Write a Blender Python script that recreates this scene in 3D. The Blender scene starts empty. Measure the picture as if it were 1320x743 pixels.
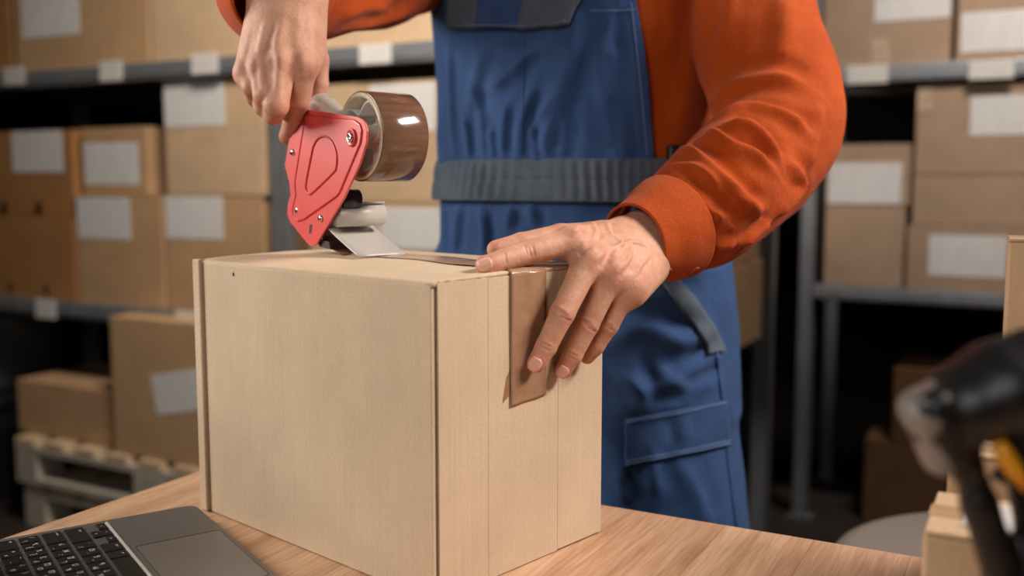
import bpy, bmesh, math, random
import numpy as np
from mathutils import Vector, Matrix
from mathutils.bvhtree import BVHTree

random.seed(7)
rng = np.random.default_rng(7)
SC = bpy.context.scene
COL = SC.collection
PI = math.pi

# ------------------------------------------------------------------ camera
FPX = 1286.0                      # focal length in pixels of a 1320 px wide frame
PITCH = 0.10712
CAM = Vector((0, 0, 1.097))
cd = bpy.data.cameras.new('camera')
cd.sensor_width = 36.0
cd.lens = FPX * 36.0 / 1320.0
cd.clip_start = 0.02
cd.dof.use_dof = True
cd.dof.focus_distance = 0.90
cd.dof.aperture_fstop = 2.9
cam = bpy.data.objects.new('camera', cd)
COL.objects.link(cam)
cam.location = CAM
cam.rotation_euler = (PI / 2 - PITCH, 0, 0)
SC.camera = cam

# ------------------------------------------------------------------ world, lights, exposure
w = bpy.data.worlds.new('world')
SC.world = w
w.use_nodes = True
w.node_tree.nodes['Background'].inputs[0].default_value = (1.0, 0.86, 0.72, 1)
w.node_tree.nodes['Background'].inputs[1].default_value = 0.03


def area(name, loc, target, size, power, color, spread=180):
    d = bpy.data.lights.new(name, 'AREA')
    d.shape = 'RECTANGLE'
    d.size, d.size_y = size
    d.energy = power
    d.color = color
    d.spread = math.radians(spread)
    o = bpy.data.objects.new(name, d)
    COL.objects.link(o)
    o.location = loc
    o.rotation_euler = (Vector(target) - Vector(loc)).to_track_quat('-Z', 'Y').to_euler()
    return o


area('softbox_front', (-0.75, -0.75, 1.80), (-0.05, 1.0, 1.0), (0.9, 0.9), 4.3, (1.0, 0.96, 0.91), 100)
area('softbox_right', (1.50, 0.82, 2.20), (0.0, 1.0, 1.02), (1.1, 0.36), 10.5, (1.0, 0.91, 0.85), 75)
area('softbox_left', (-1.55, 1.15, 1.55), (-0.2, 1.0, 1.05), (0.6, 0.6), 9.0, (1.0, 0.94, 0.86), 110)
area('aisle_lamp', (-0.35, 1.75, 2.45), (-0.75, 2.8, 1.0), (0.5, 0.3), 20, (1.0, 0.92, 0.82), 130)
area('right_aisle_lamp', (1.25, 2.05, 2.7), (1.4, 3.0, 1.2), (0.5, 0.2), 8, (1.0, 0.92, 0.84), 90)
SC.view_settings.view_transform = 'Standard'
SC.view_settings.look = 'None'
SC.view_settings.gamma = 1.0
SC.view_settings.use_curve_mapping = False
SC.view_settings.exposure = 0.0

# ------------------------------------------------------------------ geometry of the place
FW = Vector((0, math.cos(PITCH), -math.sin(PITCH)))
UP = Vector((0, math.sin(PITCH), math.cos(PITCH)))
RT = Vector((1, 0, 0))


def ray(u, v):
    return (FW + RT * ((u - 660) / FPX) - UP * ((v - 371.5) / FPX))


def P(u, v, Y):
    d = ray(u, v)
    return CAM + d * (Y / d.y)


def on_plane(u, v, p0, n):
    d = ray(u, v)
    return CAM + d * ((Vector(p0) - CAM).dot(n) / d.dot(n))


def proj(p):
    q = Vector(p) - CAM
    z = q.dot(FW)
    return 660 + FPX * q.dot(RT) / z, 371.5 - FPX * q.dot(UP) / z


TABLE_Z = 0.76
BOX_H, BOX_L, BOX_W = 0.26, 0.345, 0.219
B0 = Vector((-0.0613, 0.767, TABLE_Z))
BANG = math.radians(47.84)
BR_ = Vector((math.cos(BANG), math.sin(BANG), 0))      # along the right face
BL_ = Vector((-math.sin(BANG), math.cos(BANG), 0))     # along the left face
BN = Vector((math.sin(BANG), -math.cos(BANG), 0))      # outward normal of the right face
TOP = TABLE_Z + BOX_H
E1 = Vector((0.882, -0.471, 0))                        # rack / table direction (to the right and nearer)
NF = Vector((-0.471, -0.882, 0))                       # towards the camera aisle
RACKL = Vector((-1.185, 3.0, 0))
RACKR = Vector((0.974, 3.15, 0))


def srgb(r, g, b):
    def f(c):
        c /= 255.0
        return c / 12.92 if c <= 0.04045 else ((c + 0.055) / 1.055) ** 2.4
    return (f(r), f(g), f(b), 1)


# ------------------------------------------------------------------ materials
def newmat(name):
    m = bpy.data.materials.new(name)
    m.use_nodes = True
    nt = m.node_tree
    return m, nt, nt.nodes['Principled BSDF']


def N(nt, t, **k):
    n = nt.nodes.new(t)
    for a, b in k.items():
        setattr(n, a, b)
    return n


def coords(nt, scale=(1, 1, 1), kind='Object'):
    tc = N(nt, 'ShaderNodeTexCoord')
    mp = N(nt, 'ShaderNodeMapping')
    mp.inputs['Scale'].default_value = scale
    nt.links.new(tc.outputs[kind], mp.inputs[0])
    return mp.outputs[0]


def noise(nt, vec, scale, detail=4, rough=0.6):
    n = N(nt, 'ShaderNodeTexNoise')
    n.inputs['Scale'].default_value = scale
    n.inputs['Detail'].default_value = detail
    n.inputs['Roughness'].default_value = rough
    nt.links.new(vec, n.inputs['Vector'])
    return n.outputs[0]


def ramp(nt, fac, stops):
    r = N(nt, 'ShaderNodeValToRGB')
    el = r.color_ramp.elements
    while len(el) < len(stops):
        el.new(0.5)
    for e, (p, c) in zip(el, stops):
        e.position = p
        e.color = c
    nt.links.new(fac, r.inputs[0])
    return r.outputs[0]


def mix(nt, a, b, fac, mode='MIX'):
    m = N(nt, 'ShaderNodeMix', data_type='RGBA', blend_type=mode)
    for sock, v in ((m.inputs[0], fac), (m.inputs[6], a), (m.inputs[7], b)):
        if hasattr(v, 'is_linked'):
            nt.links.new(v, sock)
        else:
            sock.default_value = v
    return m.outputs[2]


def bump(nt, bs, h, dist, strength=1.0, prev=None):
    b = N(nt, 'ShaderNodeBump')
    b.inputs['Distance'].default_value = dist
    b.inputs['Strength'].default_value = strength
    nt.links.new(h, b.inputs['Height'])
    if prev is not None:
        nt.links.new(prev, b.inputs['Normal'])
    nt.links.new(b.outputs[0], bs.inputs['Normal'])
    return b.outputs[0]


def simple(name, col, rough=0.5, metal=0.0, var=0.12, nscale=30, bumpd=0.0, spec=0.5, coat=0.0):
    m, nt, bs = newmat(name)
    v = coords(nt)
    n = noise(nt, v, nscale, 5)
    c2 = tuple(max(0, x * (1 - var)) for x in col[:3]) + (1,)
    c3 = tuple(min(1, x * (1 + var)) for x in col[:3]) + (1,)
    nt.links.new(ramp(nt, n, [(0.3, c2), (0.7, c3)]), bs.inputs['Base Color'])
    bs.inputs['Roughness'].default_value = rough
    bs.inputs['Metallic'].default_value = metal
    bs.inputs['Specular IOR Level'].default_value = spec
    bs.inputs['Coat Weight'].default_value = coat
    if bumpd:
        bump(nt, bs, n, bumpd)
    return m


def cardboard(name, base, flute='Z', fine=True):
    m, nt, bs = newmat(name)
    v = coords(nt)
    n1 = noise(nt, v, 9, 4)
    n2 = noise(nt, v, 420, 3)
    st = noise(nt, coords(nt, (330, 330, 9)), 1.0, 3)
    b1 = tuple(x * 0.90 for x in base[:3]) + (1,)
    b2 = tuple(min(1, x * 1.08) for x in base[:3]) + (1,)
    c = ramp(nt, n1, [(0.3, b1), (0.7, b2)])
    c = mix(nt, c, ramp(nt, n2, [(0.3, (0.72, 0.68, 0.64, 1)), (0.62, (1, 1, 1, 1))]), 0.35, 'MULTIPLY')
    c = mix(nt, c, ramp(nt, st, [(0.35, (0.86, 0.84, 0.8, 1)), (0.6, (1, 1, 1, 1))]), 0.35, 'MULTIPLY')
    nt.links.new(c, bs.inputs['Base Color'])
    bs.inputs['Roughness'].default_value = 0.82
    bs.inputs['Specular IOR Level'].default_value = 0.25
    if fine:
        wv = N(nt, 'ShaderNodeTexWave', wave_type='BANDS', bands_direction='X')
        wv.inputs['Scale'].default_value = 45
        wv.inputs['Distortion'].default_value = 1.2
        wv.inputs['Detail'].default_value = 1
        nt.links.new(v, wv.inputs['Vector'])
        p = bump(nt, bs, wv.outputs[1], 0.0001, 0.2)
        bump(nt, bs, n2, 0.00025, 0.7, p)
    return m


M = {}
M['card_near'] = cardboard('near_cardboard', srgb(208, 184, 156))
M['card_edge'] = cardboard('cardboard_edge', srgb(150, 112, 78))
M['card_light'] = cardboard('light_cardboard', srgb(204, 172, 138), fine=False)
M['card_mid'] = cardboard('tan_cardboard', srgb(190, 152, 114), fine=False)
M['card_brown'] = cardboard('brown_cardboard', srgb(168, 118, 72), fine=False)
M['card_shaded'] = cardboard('shaded_brown_cardboard', srgb(104, 74, 50), fine=False)  # brown cardboard darkened to paint in the shade under the right rack
M['card_grey'] = cardboard('dull_cardboard', srgb(176, 148, 124), fine=False)


def label_mat():
    m, nt, bs = newmat('printed_label_paper')
    v = coords(nt)
    wv = N(nt, 'ShaderNodeTexWave', wave_type='BANDS', bands_direction='Z')
    wv.inputs['Scale'].default_value = 22
    nt.links.new(v, wv.inputs['Vector'])
    n = noise(nt, coords(nt, (60, 60, 10)), 1.0, 2)
    ln = ramp(nt, wv.outputs[1], [(0.0, (0.35, 0.35, 0.36, 1)), (0.14, (1, 1, 1, 1))])
    ink = mix(nt, (1, 1, 1, 1), ln, ramp(nt, n, [(0.45, (0, 0, 0, 1)), (0.5, (1, 1, 1, 1))]))
    c = mix(nt, srgb(222, 217, 214), ink, 0.55, 'MULTIPLY')
    nt.links.new(c, bs.inputs['Base Color'])
    bs.inputs['Roughness'].default_value = 0.55
    return m


M['label'] = label_mat()
M['tag'] = simple('shelf_tag_paper', srgb(215, 208, 202), 0.5, var=0.05)
M['galv'] = simple('galvanised_steel', srgb(150, 152, 156), 0.42, 0.55, 0.14, 14)
M['galv_dark'] = simple('dull_grey_steel', srgb(104, 104, 106), 0.5, 0.4, 0.15, 14)
M['deck'] = simple('shelf_deck_board', srgb(120, 108, 96), 0.7, 0, 0.15, 12)
M['black_rough'] = simple('black_plastic', srgb(22, 22, 24), 0.42, 0, 0.1, 60)
M['pallet'] = simple('pale_pallet_wood', srgb(196, 168, 132), 0.8, 0, 0.22, 16, 0.0008)
M['pallet_grey'] = simple('greyed_pallet_wood', srgb(176, 164, 150), 0.8, 0, 0.16, 16, 0.0008)
M['drum'] = simple('dark_grey_drum_plastic', srgb(84, 82, 80), 0.5, 0, 0.08)
M['stool'] = simple('grey_upholstery', srgb(150, 138, 126), 0.85, 0, 0.08, 200, 0.0003)
M['floor'] = simple('dark_concrete', srgb(44, 36, 31), 0.7, 0, 0.25, 3, 0.001)
M['wall'] = simple('dark_painted_wall', srgb(34, 28, 26), 0.9, 0, 0.15, 3)
M['ceiling'] = simple('dark_ceiling', srgb(40, 36, 34), 0.9, 0, 0.1, 3)
M['red'] = simple('red_enamel', srgb(218, 76, 70), 0.38, 0.0, 0.04, 25, 0, 0.6, 0.35)
M['red_dark'] = simple('red_enamel_shade', srgb(198, 46, 46), 0.35, 0, 0.05)  # darker copy of the enamel, paints shade along the embossed lines and boss
M['chrome'] = simple('chromed_steel', srgb(205, 200, 190), 0.2, 1.0, 0.05)
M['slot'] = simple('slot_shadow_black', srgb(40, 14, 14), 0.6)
M['grey_plastic'] = simple('grey_plastic', srgb(186, 180, 170), 0.35, 0, 0.05, 40, 0, 0.5)
M['hub'] = simple('hub_grey_plastic', srgb(196, 192, 182), 0.38, 0, 0.05)
M['core'] = simple('tape_core_card', srgb(214, 198, 168), 0.75, 0, 0.1, 200)
M['blue_roller'] = simple('dark_blue_rubber', srgb(36, 40, 54), 0.35)
M['lap'] = simple('space_grey_aluminium', srgb(112, 107, 104), 0.42, 0.35, 0.04, 300)
M['pad'] = simple('trackpad_glass', srgb(122, 116, 112), 0.35, 0.3, 0.03, 300)
M['well'] = simple('keyboard_well', srgb(98, 95, 94), 0.45, 0.3, 0.05)
M['key'] = simple('black_key_plastic', srgb(16, 16, 18), 0.4, 0, 0.1, 80)
M['legend'] = simple('white_key_print', srgb(215, 215, 215), 0.6)
M['yellow'] = simple('yellow_trigger', srgb(236, 160, 34), 0.4)
M['scan_black'] = simple('scanner_black_plastic', srgb(20, 19, 20), 0.42, 0, 0.1, 50)
M['scan_grey'] = simple('scanner_grey_rubber', srgb(116, 108, 102), 0.4, 0, 0.1, 50)
M['scan_window'] = simple('scanner_window', srgb(38, 26, 24), 0.12, 0, 0.1, 50)
M['nail'] = simple('fingernail', srgb(226, 172, 152), 0.28, 0, 0.04, 200)
M['hair'] = simple('brown_hair', srgb(52, 34, 22), 0.6, 0, 0.3, 200, 0.002)
M['boot'] = simple('black_boot_leather', srgb(30, 27, 25), 0.5)
M['button'] = simple('orange_button', srgb(150, 52, 16), 0.35)
M['buckle'] = simple('black_buckle', srgb(20, 20, 22), 0.35)


def tape_mat():
    m, nt, bs = newmat('brown_packing_tape')
    v = coords(nt)
    n = noise(nt, coords(nt, (4, 4, 60)), 3, 3)
    nt.links.new(ramp(nt, n, [(0.3, srgb(104, 74, 56)), (0.7, srgb(124, 90, 70))]), bs.inputs['Base Color'])
    bs.inputs['Roughness'].default_value = 0.16
    bs.inputs['Coat Weight'].default_value = 0.6
    bs.inputs['Coat Roughness'].default_value = 0.06
    bump(nt, bs, noise(nt, v, 90, 3), 0.0004, 0.35)
    return m


def strip_mat():
    m, nt, bs = newmat('stuck_brown_tape')
    v = coords(nt)
    n = noise(nt, v, 60, 3)
    nt.links.new(ramp(nt, n, [(0.3, srgb(150, 114, 88)), (0.7, srgb(168, 130, 102))]), bs.inputs['Base Color'])
    bs.inputs['Roughness'].default_value = 0.16
    bump(nt, bs, noise(nt, v, 35, 3), 0.0012, 0.35)
    return m


M['tape'] = tape_mat()
M['strip'] = strip_mat()


def clear_tape():
    m, nt, bs = newmat('clear_packing_tape')
    nt.links.new(ramp(nt, noise(nt, coords(nt), 40, 3), [(0.3, srgb(170, 132, 96)), (0.7, srgb(186, 148, 110))]), bs.inputs['Base Color'])
    bs.inputs['Roughness'].default_value = 0.2
    return m


M['clear'] = clear_tape()


def cloth(name, base, dark, scale=900, wear=None, rib=False):
    m, nt, bs = newmat(name)
    v = coords(nt)
    n1 = noise(nt, v, 14, 5)
    n2 = noise(nt, v, 700, 2)
    c = ramp(nt, n1, [(0.3, dark), (0.72, base)])
    c = mix(nt, c, ramp(nt, n2, [(0.3, (0.6, 0.6, 0.6, 1)), (0.7, (1.15, 1.15, 1.15, 1))]), 0.6, 'MULTIPLY')
    nt.links.new(c, bs.inputs['Base Color'])
    bs.inputs['Roughness'].default_value = 0.86
    bs.inputs['Specular IOR Level'].default_value = 0.15
    bs.inputs['Sheen Weight'].default_value = 0.08
    wv = N(nt, 'ShaderNodeTexWave', wave_type='BANDS', bands_direction='DIAGONAL')
    wv.inputs['Scale'].default_value = 420
    wv.inputs['Distortion'].default_value = 1.0
    nt.links.new(v, wv.inputs['Vector'])
    p = bump(nt, bs, wv.outputs[1], 0.0004, 0.5)
    p = bump(nt, bs, n2, 0.0008, 0.6, p)
    cr = noise(nt, coords(nt, (90, 90, 40)), 1.0, 5, 0.7)
    p = bump(nt, bs, cr, 0.0025, 0.35, p)
    bump(nt, bs, noise(nt, v, 45, 4), 0.003, 0.35, p)
    return m


M['denim'] = cloth('blue_workwear_twill', srgb(62, 92, 140), srgb(50, 76, 120))
M['denim_grey'] = cloth('grey_workwear_twill', srgb(98, 108, 122), srgb(78, 88, 101))
M['orange'] = cloth('orange_twill', srgb(196, 84, 20), srgb(176, 68, 14))
M['stitch'] = simple('pale_blue_thread', srgb(96, 122, 160), 0.8)
M['stitch_o'] = simple('light_orange_thread', srgb(232, 120, 62), 0.8)


def skin():
    m, nt, bs = newmat('skin')
    v = coords(nt)
    at = N(nt, 'ShaderNodeAttribute', attribute_name='redness')
    n1 = noise(nt, v, 70, 5)
    base = ramp(nt, n1, [(0.3, srgb(202, 148, 120)), (0.7, srgb(220, 170, 142))])
    c = mix(nt, base, srgb(178, 88, 70), at.outputs['Fac'])
    n3 = noise(nt, v, 380, 3)
    c = mix(nt, c, ramp(nt, n3, [(0.35, (0.80, 0.72, 0.68, 1)), (0.6, (1, 1, 1, 1))]), 0.4, 'MULTIPLY')
    nt.links.new(c, bs.inputs['Base Color'])
    bs.inputs['Roughness'].default_value = 0.55
    bs.inputs['Specular IOR Level'].default_value = 0.4
    bs.inputs['Subsurface Weight'].default_value = 0.18
    bs.inputs['Subsurface Radius'].default_value = (0.006, 0.0022, 0.0012)
    bs.inputs['Subsurface Scale'].default_value = 1.0
    vo = N(nt, 'ShaderNodeTexVoronoi', feature='DISTANCE_TO_EDGE')
    vo.inputs['Scale'].default_value = 620
    nt.links.new(v, vo.inputs['Vector'])
    p = bump(nt, bs, vo.outputs[0], 0.0004, 0.25)
    bump(nt, bs, noise(nt, v, 170, 6, 0.7), 0.0016, 0.5, p)
    return m


M['skin'] = skin()


def table_wood():
    m, nt, bs = newmat('oak_laminate')
    v = coords(nt, (1, 1, 1))
    br = N(nt, 'ShaderNodeTexBrick')
    mp = N(nt, 'ShaderNodeMapping')
    mp.inputs['Rotation'].default_value = (0, 0, PI / 2)
    nt.links.new(v, mp.inputs[0])
    br.inputs['Color1'].default_value = srgb(222, 184, 150)
    br.inputs['Color2'].default_value = srgb(208, 166, 132)
    br.inputs['Mortar'].default_value = srgb(190, 146, 110)
    br.inputs['Scale'].default_value = 1.0
    br.inputs['Mortar Size'].default_value = 0.0006
    br.inputs['Brick Width'].default_value = 0.62
    br.inputs['Row Height'].default_value = 0.085
    nt.links.new(mp.outputs[0], br.inputs['Vector'])
    g = noise(nt, coords(nt, (260, 14, 9)), 1.0, 6, 0.65)
    g2 = noise(nt, coords(nt, (34, 2.6, 4)), 1.0, 4, 0.6)
    wv = N(nt, 'ShaderNodeTexWave', wave_type='BANDS', bands_direction='X')
    wv.inputs['Scale'].default_value = 7
    wv.inputs['Distortion'].default_value = 5
    wv.inputs['Detail'].default_value = 3
    wv.inputs['Detail Scale'].default_value = 1.2
    nt.links.new(coords(nt, (1, 0.35, 1)), wv.inputs['Vector'])
    c = mix(nt, br.outputs[0], ramp(nt, g, [(0.32, srgb(186, 160, 140)), (0.6, (1, 1, 1, 1))]), 0.55, 'MULTIPLY')
    c = mix(nt, c, ramp(nt, g2, [(0.35, srgb(220, 204, 190)), (0.62, (1, 1, 1, 1))]), 0.5, 'MULTIPLY')
    c = mix(nt, c, ramp(nt, wv.outputs[1], [(0.0, srgb(222, 204, 188)), (0.4, (1, 1, 1, 1))]), 0.35, 'MULTIPLY')
    nt.links.new(c, bs.inputs['Base Color'])
    bs.inputs['Roughness'].default_value = 0.5
    bump(nt, bs, g, 0.0004, 0.5)
    return m


M['table'] = table_wood()


# ------------------------------------------------------------------ builders
def link(name, me, mat, parent=None, smooth=False, loc=None):
    o = bpy.data.objects.new(name, me)
    COL.objects.link(o)
    if mat is not None:
        me.materials.clear()
        me.materials.append(mat)
    if smooth:
        me.polygons.foreach_set('use_smooth', [True] * len(me.polygons))
        me.update()
    if loc is not None:
        o.location = loc
    if parent is not None:
        o.parent = parent
    return o


def thing(name, label, cat, loc=(0, 0, 0), rz=0.0, group=None):
    o = bpy.data.objects.new(name, None)
    o.empty_display_size = 0.05
    COL.objects.link(o)
    o.location = loc
    o.rotation_euler = (0, 0, rz)
    o['label'] = label
    o['category'] = cat
    if group:
        o['group'] = group
    return o


def struct(o):
    o['kind'] = 'structure'
    return o


def bm_box(bm, lo, hi, bev=0.0, rot=None, seg=2):
    lo, hi = Vector(lo), Vector(hi)
    r = bmesh.ops.create_cube(bm, size=1.0)
    vs = r['verts']
    c, s = (lo + hi) / 2, hi - lo
    for v in vs:
        v.co = Vector((v.co.x * s.x, v.co.y * s.y, v.co.z * s.z))
    if bev:
        es = {e for v in vs for e in v.link_edges}
        rr = bmesh.ops.bevel(bm, geom=list(es), offset=bev, segments=seg, affect='EDGES', profile=0.5)
        vs = list({v for f in rr['faces'] for v in f.verts} | {v for v in vs if v.is_valid})
    for v in vs:
        v.co = (rot @ v.co if rot else v.co) + c
    return vs


def boxmesh(lo, hi, bev=0.0, seg=2):
    bm = bmesh.new()
    bm_box(bm, lo, hi, bev, None, seg)
    return fin(bm)


def fin(bm):
    me = bpy.data.meshes.new('mesh')
    bmesh.ops.recalc_face_normals(bm, faces=bm.faces[:])
    bm.to_mesh(me)
    bm.free()
    return me


def add_cyl(bm, a, b, r, r2=None, n=24, caps=True):
    a, b = Vector(a), Vector(b)
    d = b - a
    mt = Matrix.Translation((a + b) / 2) @ d.to_track_quat('Z', 'Y').to_matrix().to_4x4()
    return bmesh.ops.create_cone(bm, cap_ends=caps, cap_tris=False, segments=n, radius1=r,
                                 radius2=r if r2 is None else r2, depth=d.length, matrix=mt)['verts']


def cylmesh(a, b, r, r2=None, n=24):
    bm = bmesh.new()
    add_cyl(bm, a, b, r, r2, n)
    return fin(bm)


def prism(pts, ext, bev=0.0, seg=2):
    """polygon (list of Vectors) extruded along ext"""
    bm = bmesh.new()
    vs = [bm.verts.new(p) for p in pts]
    f = bm.faces.new(vs)
    r = bmesh.ops.extrude_face_region(bm, geom=[f])
    for v in r['geom']:
        if isinstance(v, bmesh.types.BMVert):
            v.co += Vector(ext)
    if bev:
        es = [e for e in bm.edges if len(e.link_faces) == 2 and e.calc_face_angle(0) > 0.9]
        bmesh.ops.bevel(bm, geom=es, offset=bev, segments=seg, affect='EDGES', profile=0.5)
    return fin(bm)


def lathe(profile, n=40, axis=None, origin=(0, 0, 0), closed=False):
    """profile: list of (r, t) turned round an axis"""
    ax = Vector(axis or (0, 0, 1)).normalized()
    q = ax.to_track_quat('Z', 'Y')
    vs, fs = [], []
    m = len(profile)
    for r, t in profile:
        for k in range(n):
            a = 2 * PI * k / n
            vs.append(Vector(origin) + q @ Vector((r * math.cos(a), r * math.sin(a), t)))
    for i in range(m if closed else m - 1):
        i2 = (i + 1) % m
        for k in range(n):
            k2 = (k + 1) % n
            fs.append((i * n + k, i * n + k2, i2 * n + k2, i2 * n + k))
    me = bpy.data.meshes.new('mesh')
    me.from_pydata(vs, [], fs)
    bm = bmesh.new()
    bm.from_mesh(me)
    if not closed:
        for i in (0, m - 1):
            if profile[i][0] > 1e-6:
                ring = [bm.verts[:][i * n + k] for k in range(n)] if False else None
    bmesh.ops.remove_doubles(bm, verts=bm.verts[:], dist=1e-6)
    bmesh.ops.recalc_face_normals(bm, faces=bm.faces[:])
    bm.to_mesh(me)
    bm.free()
    return me


def tube(path, radius, n=10, closed=False):
    pts = [Vector(p) for p in path]
    m = len(pts)
    rad = radius if hasattr(radius, '__len__') else [radius] * m
    vs, fs = [], []
    prev = None
    for i in range(m):
        t = (pts[(i + 1) % m] - pts[i - 1]) if closed or 0 < i < m - 1 else (pts[min(i + 1, m - 1)] - pts[max(i - 1, 0)])
        t.normalize()
        if prev is None:
            x = t.orthogonal().normalized()
        else:
            x = (prev - t * prev.dot(t)).normalized()
        prev = x
        y = t.cross(x)
        for k in range(n):
            a = 2 * PI * k / n
            vs.append(pts[i] + (x * math.cos(a) + y * math.sin(a)) * rad[i])
    for i in range(m if closed else m - 1):
        i2 = (i + 1) % m
        for k in range(n):
            k2 = (k + 1) % n
            fs.append((i * n + k, i * n + k2, i2 * n + k2, i2 * n + k))
    if not closed:
        fs.append(tuple(range(n - 1, -1, -1)))
        fs.append(tuple((m - 1) * n + k for k in range(n)))
    me = bpy.data.meshes.new('mesh')
    me.from_pydata(vs, [], fs)
    return me


def gridmesh(pts, wrap_u=False, wrap_v=False):
    """pts: array (rows, cols, 3)"""
    r, c = pts.shape[:2]
    idx = np.arange(r * c).reshape(r, c)
    i2 = np.roll(idx, -1, 0) if wrap_u else idx[1:]
    a = idx if wrap_u else idx[:-1]
    if wrap_v:
        f = np.stack([a, np.roll(a, -1, 1), np.roll(i2, -1, 1), i2], -1)
    else:
        f = np.stack([a[:, :-1], a[:, 1:], i2[:, 1:], i2[:, :-1]], -1)
    me = bpy.data.meshes.new('mesh')
    me.from_pydata(pts.reshape(-1, 3).tolist(), [], f.reshape(-1, 4).tolist())
    return me


def getco(me):
    a = np.empty(len(me.vertices) * 3)
    me.vertices.foreach_get('co', a)
    return a.reshape(-1, 3)


def setco(me, co):
    me.vertices.foreach_set('co', np.ascontiguousarray(co).ravel())
    me.update()


def getno(me):
    a = np.empty(len(me.vertices) * 3, dtype=np.float32)
    me.vertex_normals.foreach_get('vector', a)
    return a.reshape(-1, 3).astype(float)


def bvh_of(me):
    return BVHTree.FromPolygons([v.co[:] for v in me.vertices], [p.vertices[:] for p in me.polygons])


def cast(bvh, u, v):
    h = bvh.ray_cast(CAM, ray(u, v).normalized())
    return h[0], h[1]


def smooth_poly(pts, n=8):
    """Catmull-Rom through points (arrays of any dimension)"""
    p = np.array([tuple(q) for q in pts], float)
    if len(p) < 3:
        return np.array([p[0] + (p[-1] - p[0]) * t for t in np.linspace(0, 1, n + 1)])
    q = np.vstack([2 * p[0] - p[1], p, 2 * p[-1] - p[-2]])
    out = []
    for i in range(1, len(q) - 2):
        for t in np.linspace(0, 1, n, endpoint=False):
            a, b, c, d = q[i - 1:i + 3]
            out.append(0.5 * ((2 * b) + (c - a) * t + (2 * a - 5 * b + 4 * c - d) * t * t + (3 * b - a - 3 * c + d) * t ** 3))
    out.append(p[-1])
    return np.array(out)


def apply_folds(me, folds, scale=1.0):
    """raise ridges / press valleys in a cloth or skin mesh along lines laid over its surface.
    fold = (points, amplitude m, width m[, sharp])"""
    bvh = bvh_of(me)
    co, no = getco(me), getno(me)
    sgn = 1.0
    disp = np.zeros(len(co))
    for fd in folds:
        pts, amp, wd = fd[:3]
        sharp = fd[3] if len(fd) > 3 else 0.55
        line = smooth_poly(pts, 6)
        hp, hn = [], []
        for u, v in line:
            h, n = cast(bvh, u, v)
            if h is not None:
                hp.append(h[:])
                hn.append(n[:])
        if len(hp) < 3:
            continue
        hp, hn = np.array(hp), np.array(hn)
        sel = np.where(np.all((co > hp.min(0) - 4 * wd) & (co < hp.max(0) + 4 * wd), 1))[0]
        if not len(sel):
            continue
        q = co[sel]
        best = np.full(len(q), 1e9)
        sd = np.zeros(len(q))
        tt = np.zeros(len(q))
        m = len(hp) - 1
        for i in range(m):
            a, b = hp[i], hp[i + 1]
            ab = b - a
            if np.dot(ab, ab) < 1e-12 or np.dot(ab, ab) > 0.0016:
                continue
            t = np.clip(((q - a) @ ab) / np.dot(ab, ab), 0, 1)
            d = q - a - t[:, None] * ab
            dd = np.linalg.norm(d, axis=1)
            s = np.sign(d @ np.cross(ab, hn[i]))
            k = dd < best
            best[k] = dd[k]
            sd[k] = s[k]
            tt[k] = (i + t[k]) / m
        x = best * sd / wd
        taper = np.clip(np.sin(PI * np.clip(tt * 0.9 + 0.05, 0, 1)) * 1.6, 0, 1)
        wneg = sharp
        prof = np.where(x >= 0, np.exp(-x * x), np.exp(-(x / wneg) ** 2)) - 0.38 * np.exp(-((x + 1.6) / 0.8) ** 2)
        prof[best > 3.6 * wd] = 0
        disp[sel] += amp * taper * prof
    co = co + no * (disp * scale)[:, None]
    setco(me, co)


def vnoise(p, seed=0, oct=3):
    """cheap smooth value noise on points (N,3)"""
    r = np.random.default_rng(seed)
    tot = np.zeros(len(p))
    amp = 1.0
    q = np.array(p, float)
    for o in range(oct):
        T = r.random((17, 17, 17)) * 2 - 1
        f = np.floor(q).astype(int)
        t = q - f
        t = t * t * (3 - 2 * t)
        acc = 0
        for dx in (0, 1):
            for dy in (0, 1):
                for dz in (0, 1):
                    ww = (t[:, 0] if dx else 1 - t[:, 0]) * (t[:, 1] if dy else 1 - t[:, 1]) * (t[:, 2] if dz else 1 - t[:, 2])
                    acc = acc + ww * T[(f[:, 0] + dx) % 17, (f[:, 1] + dy) % 17, (f[:, 2] + dz) % 17]
        tot += amp * acc
        q = q * 2.03 + 5.1
        amp *= 0.5
    return tot


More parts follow.
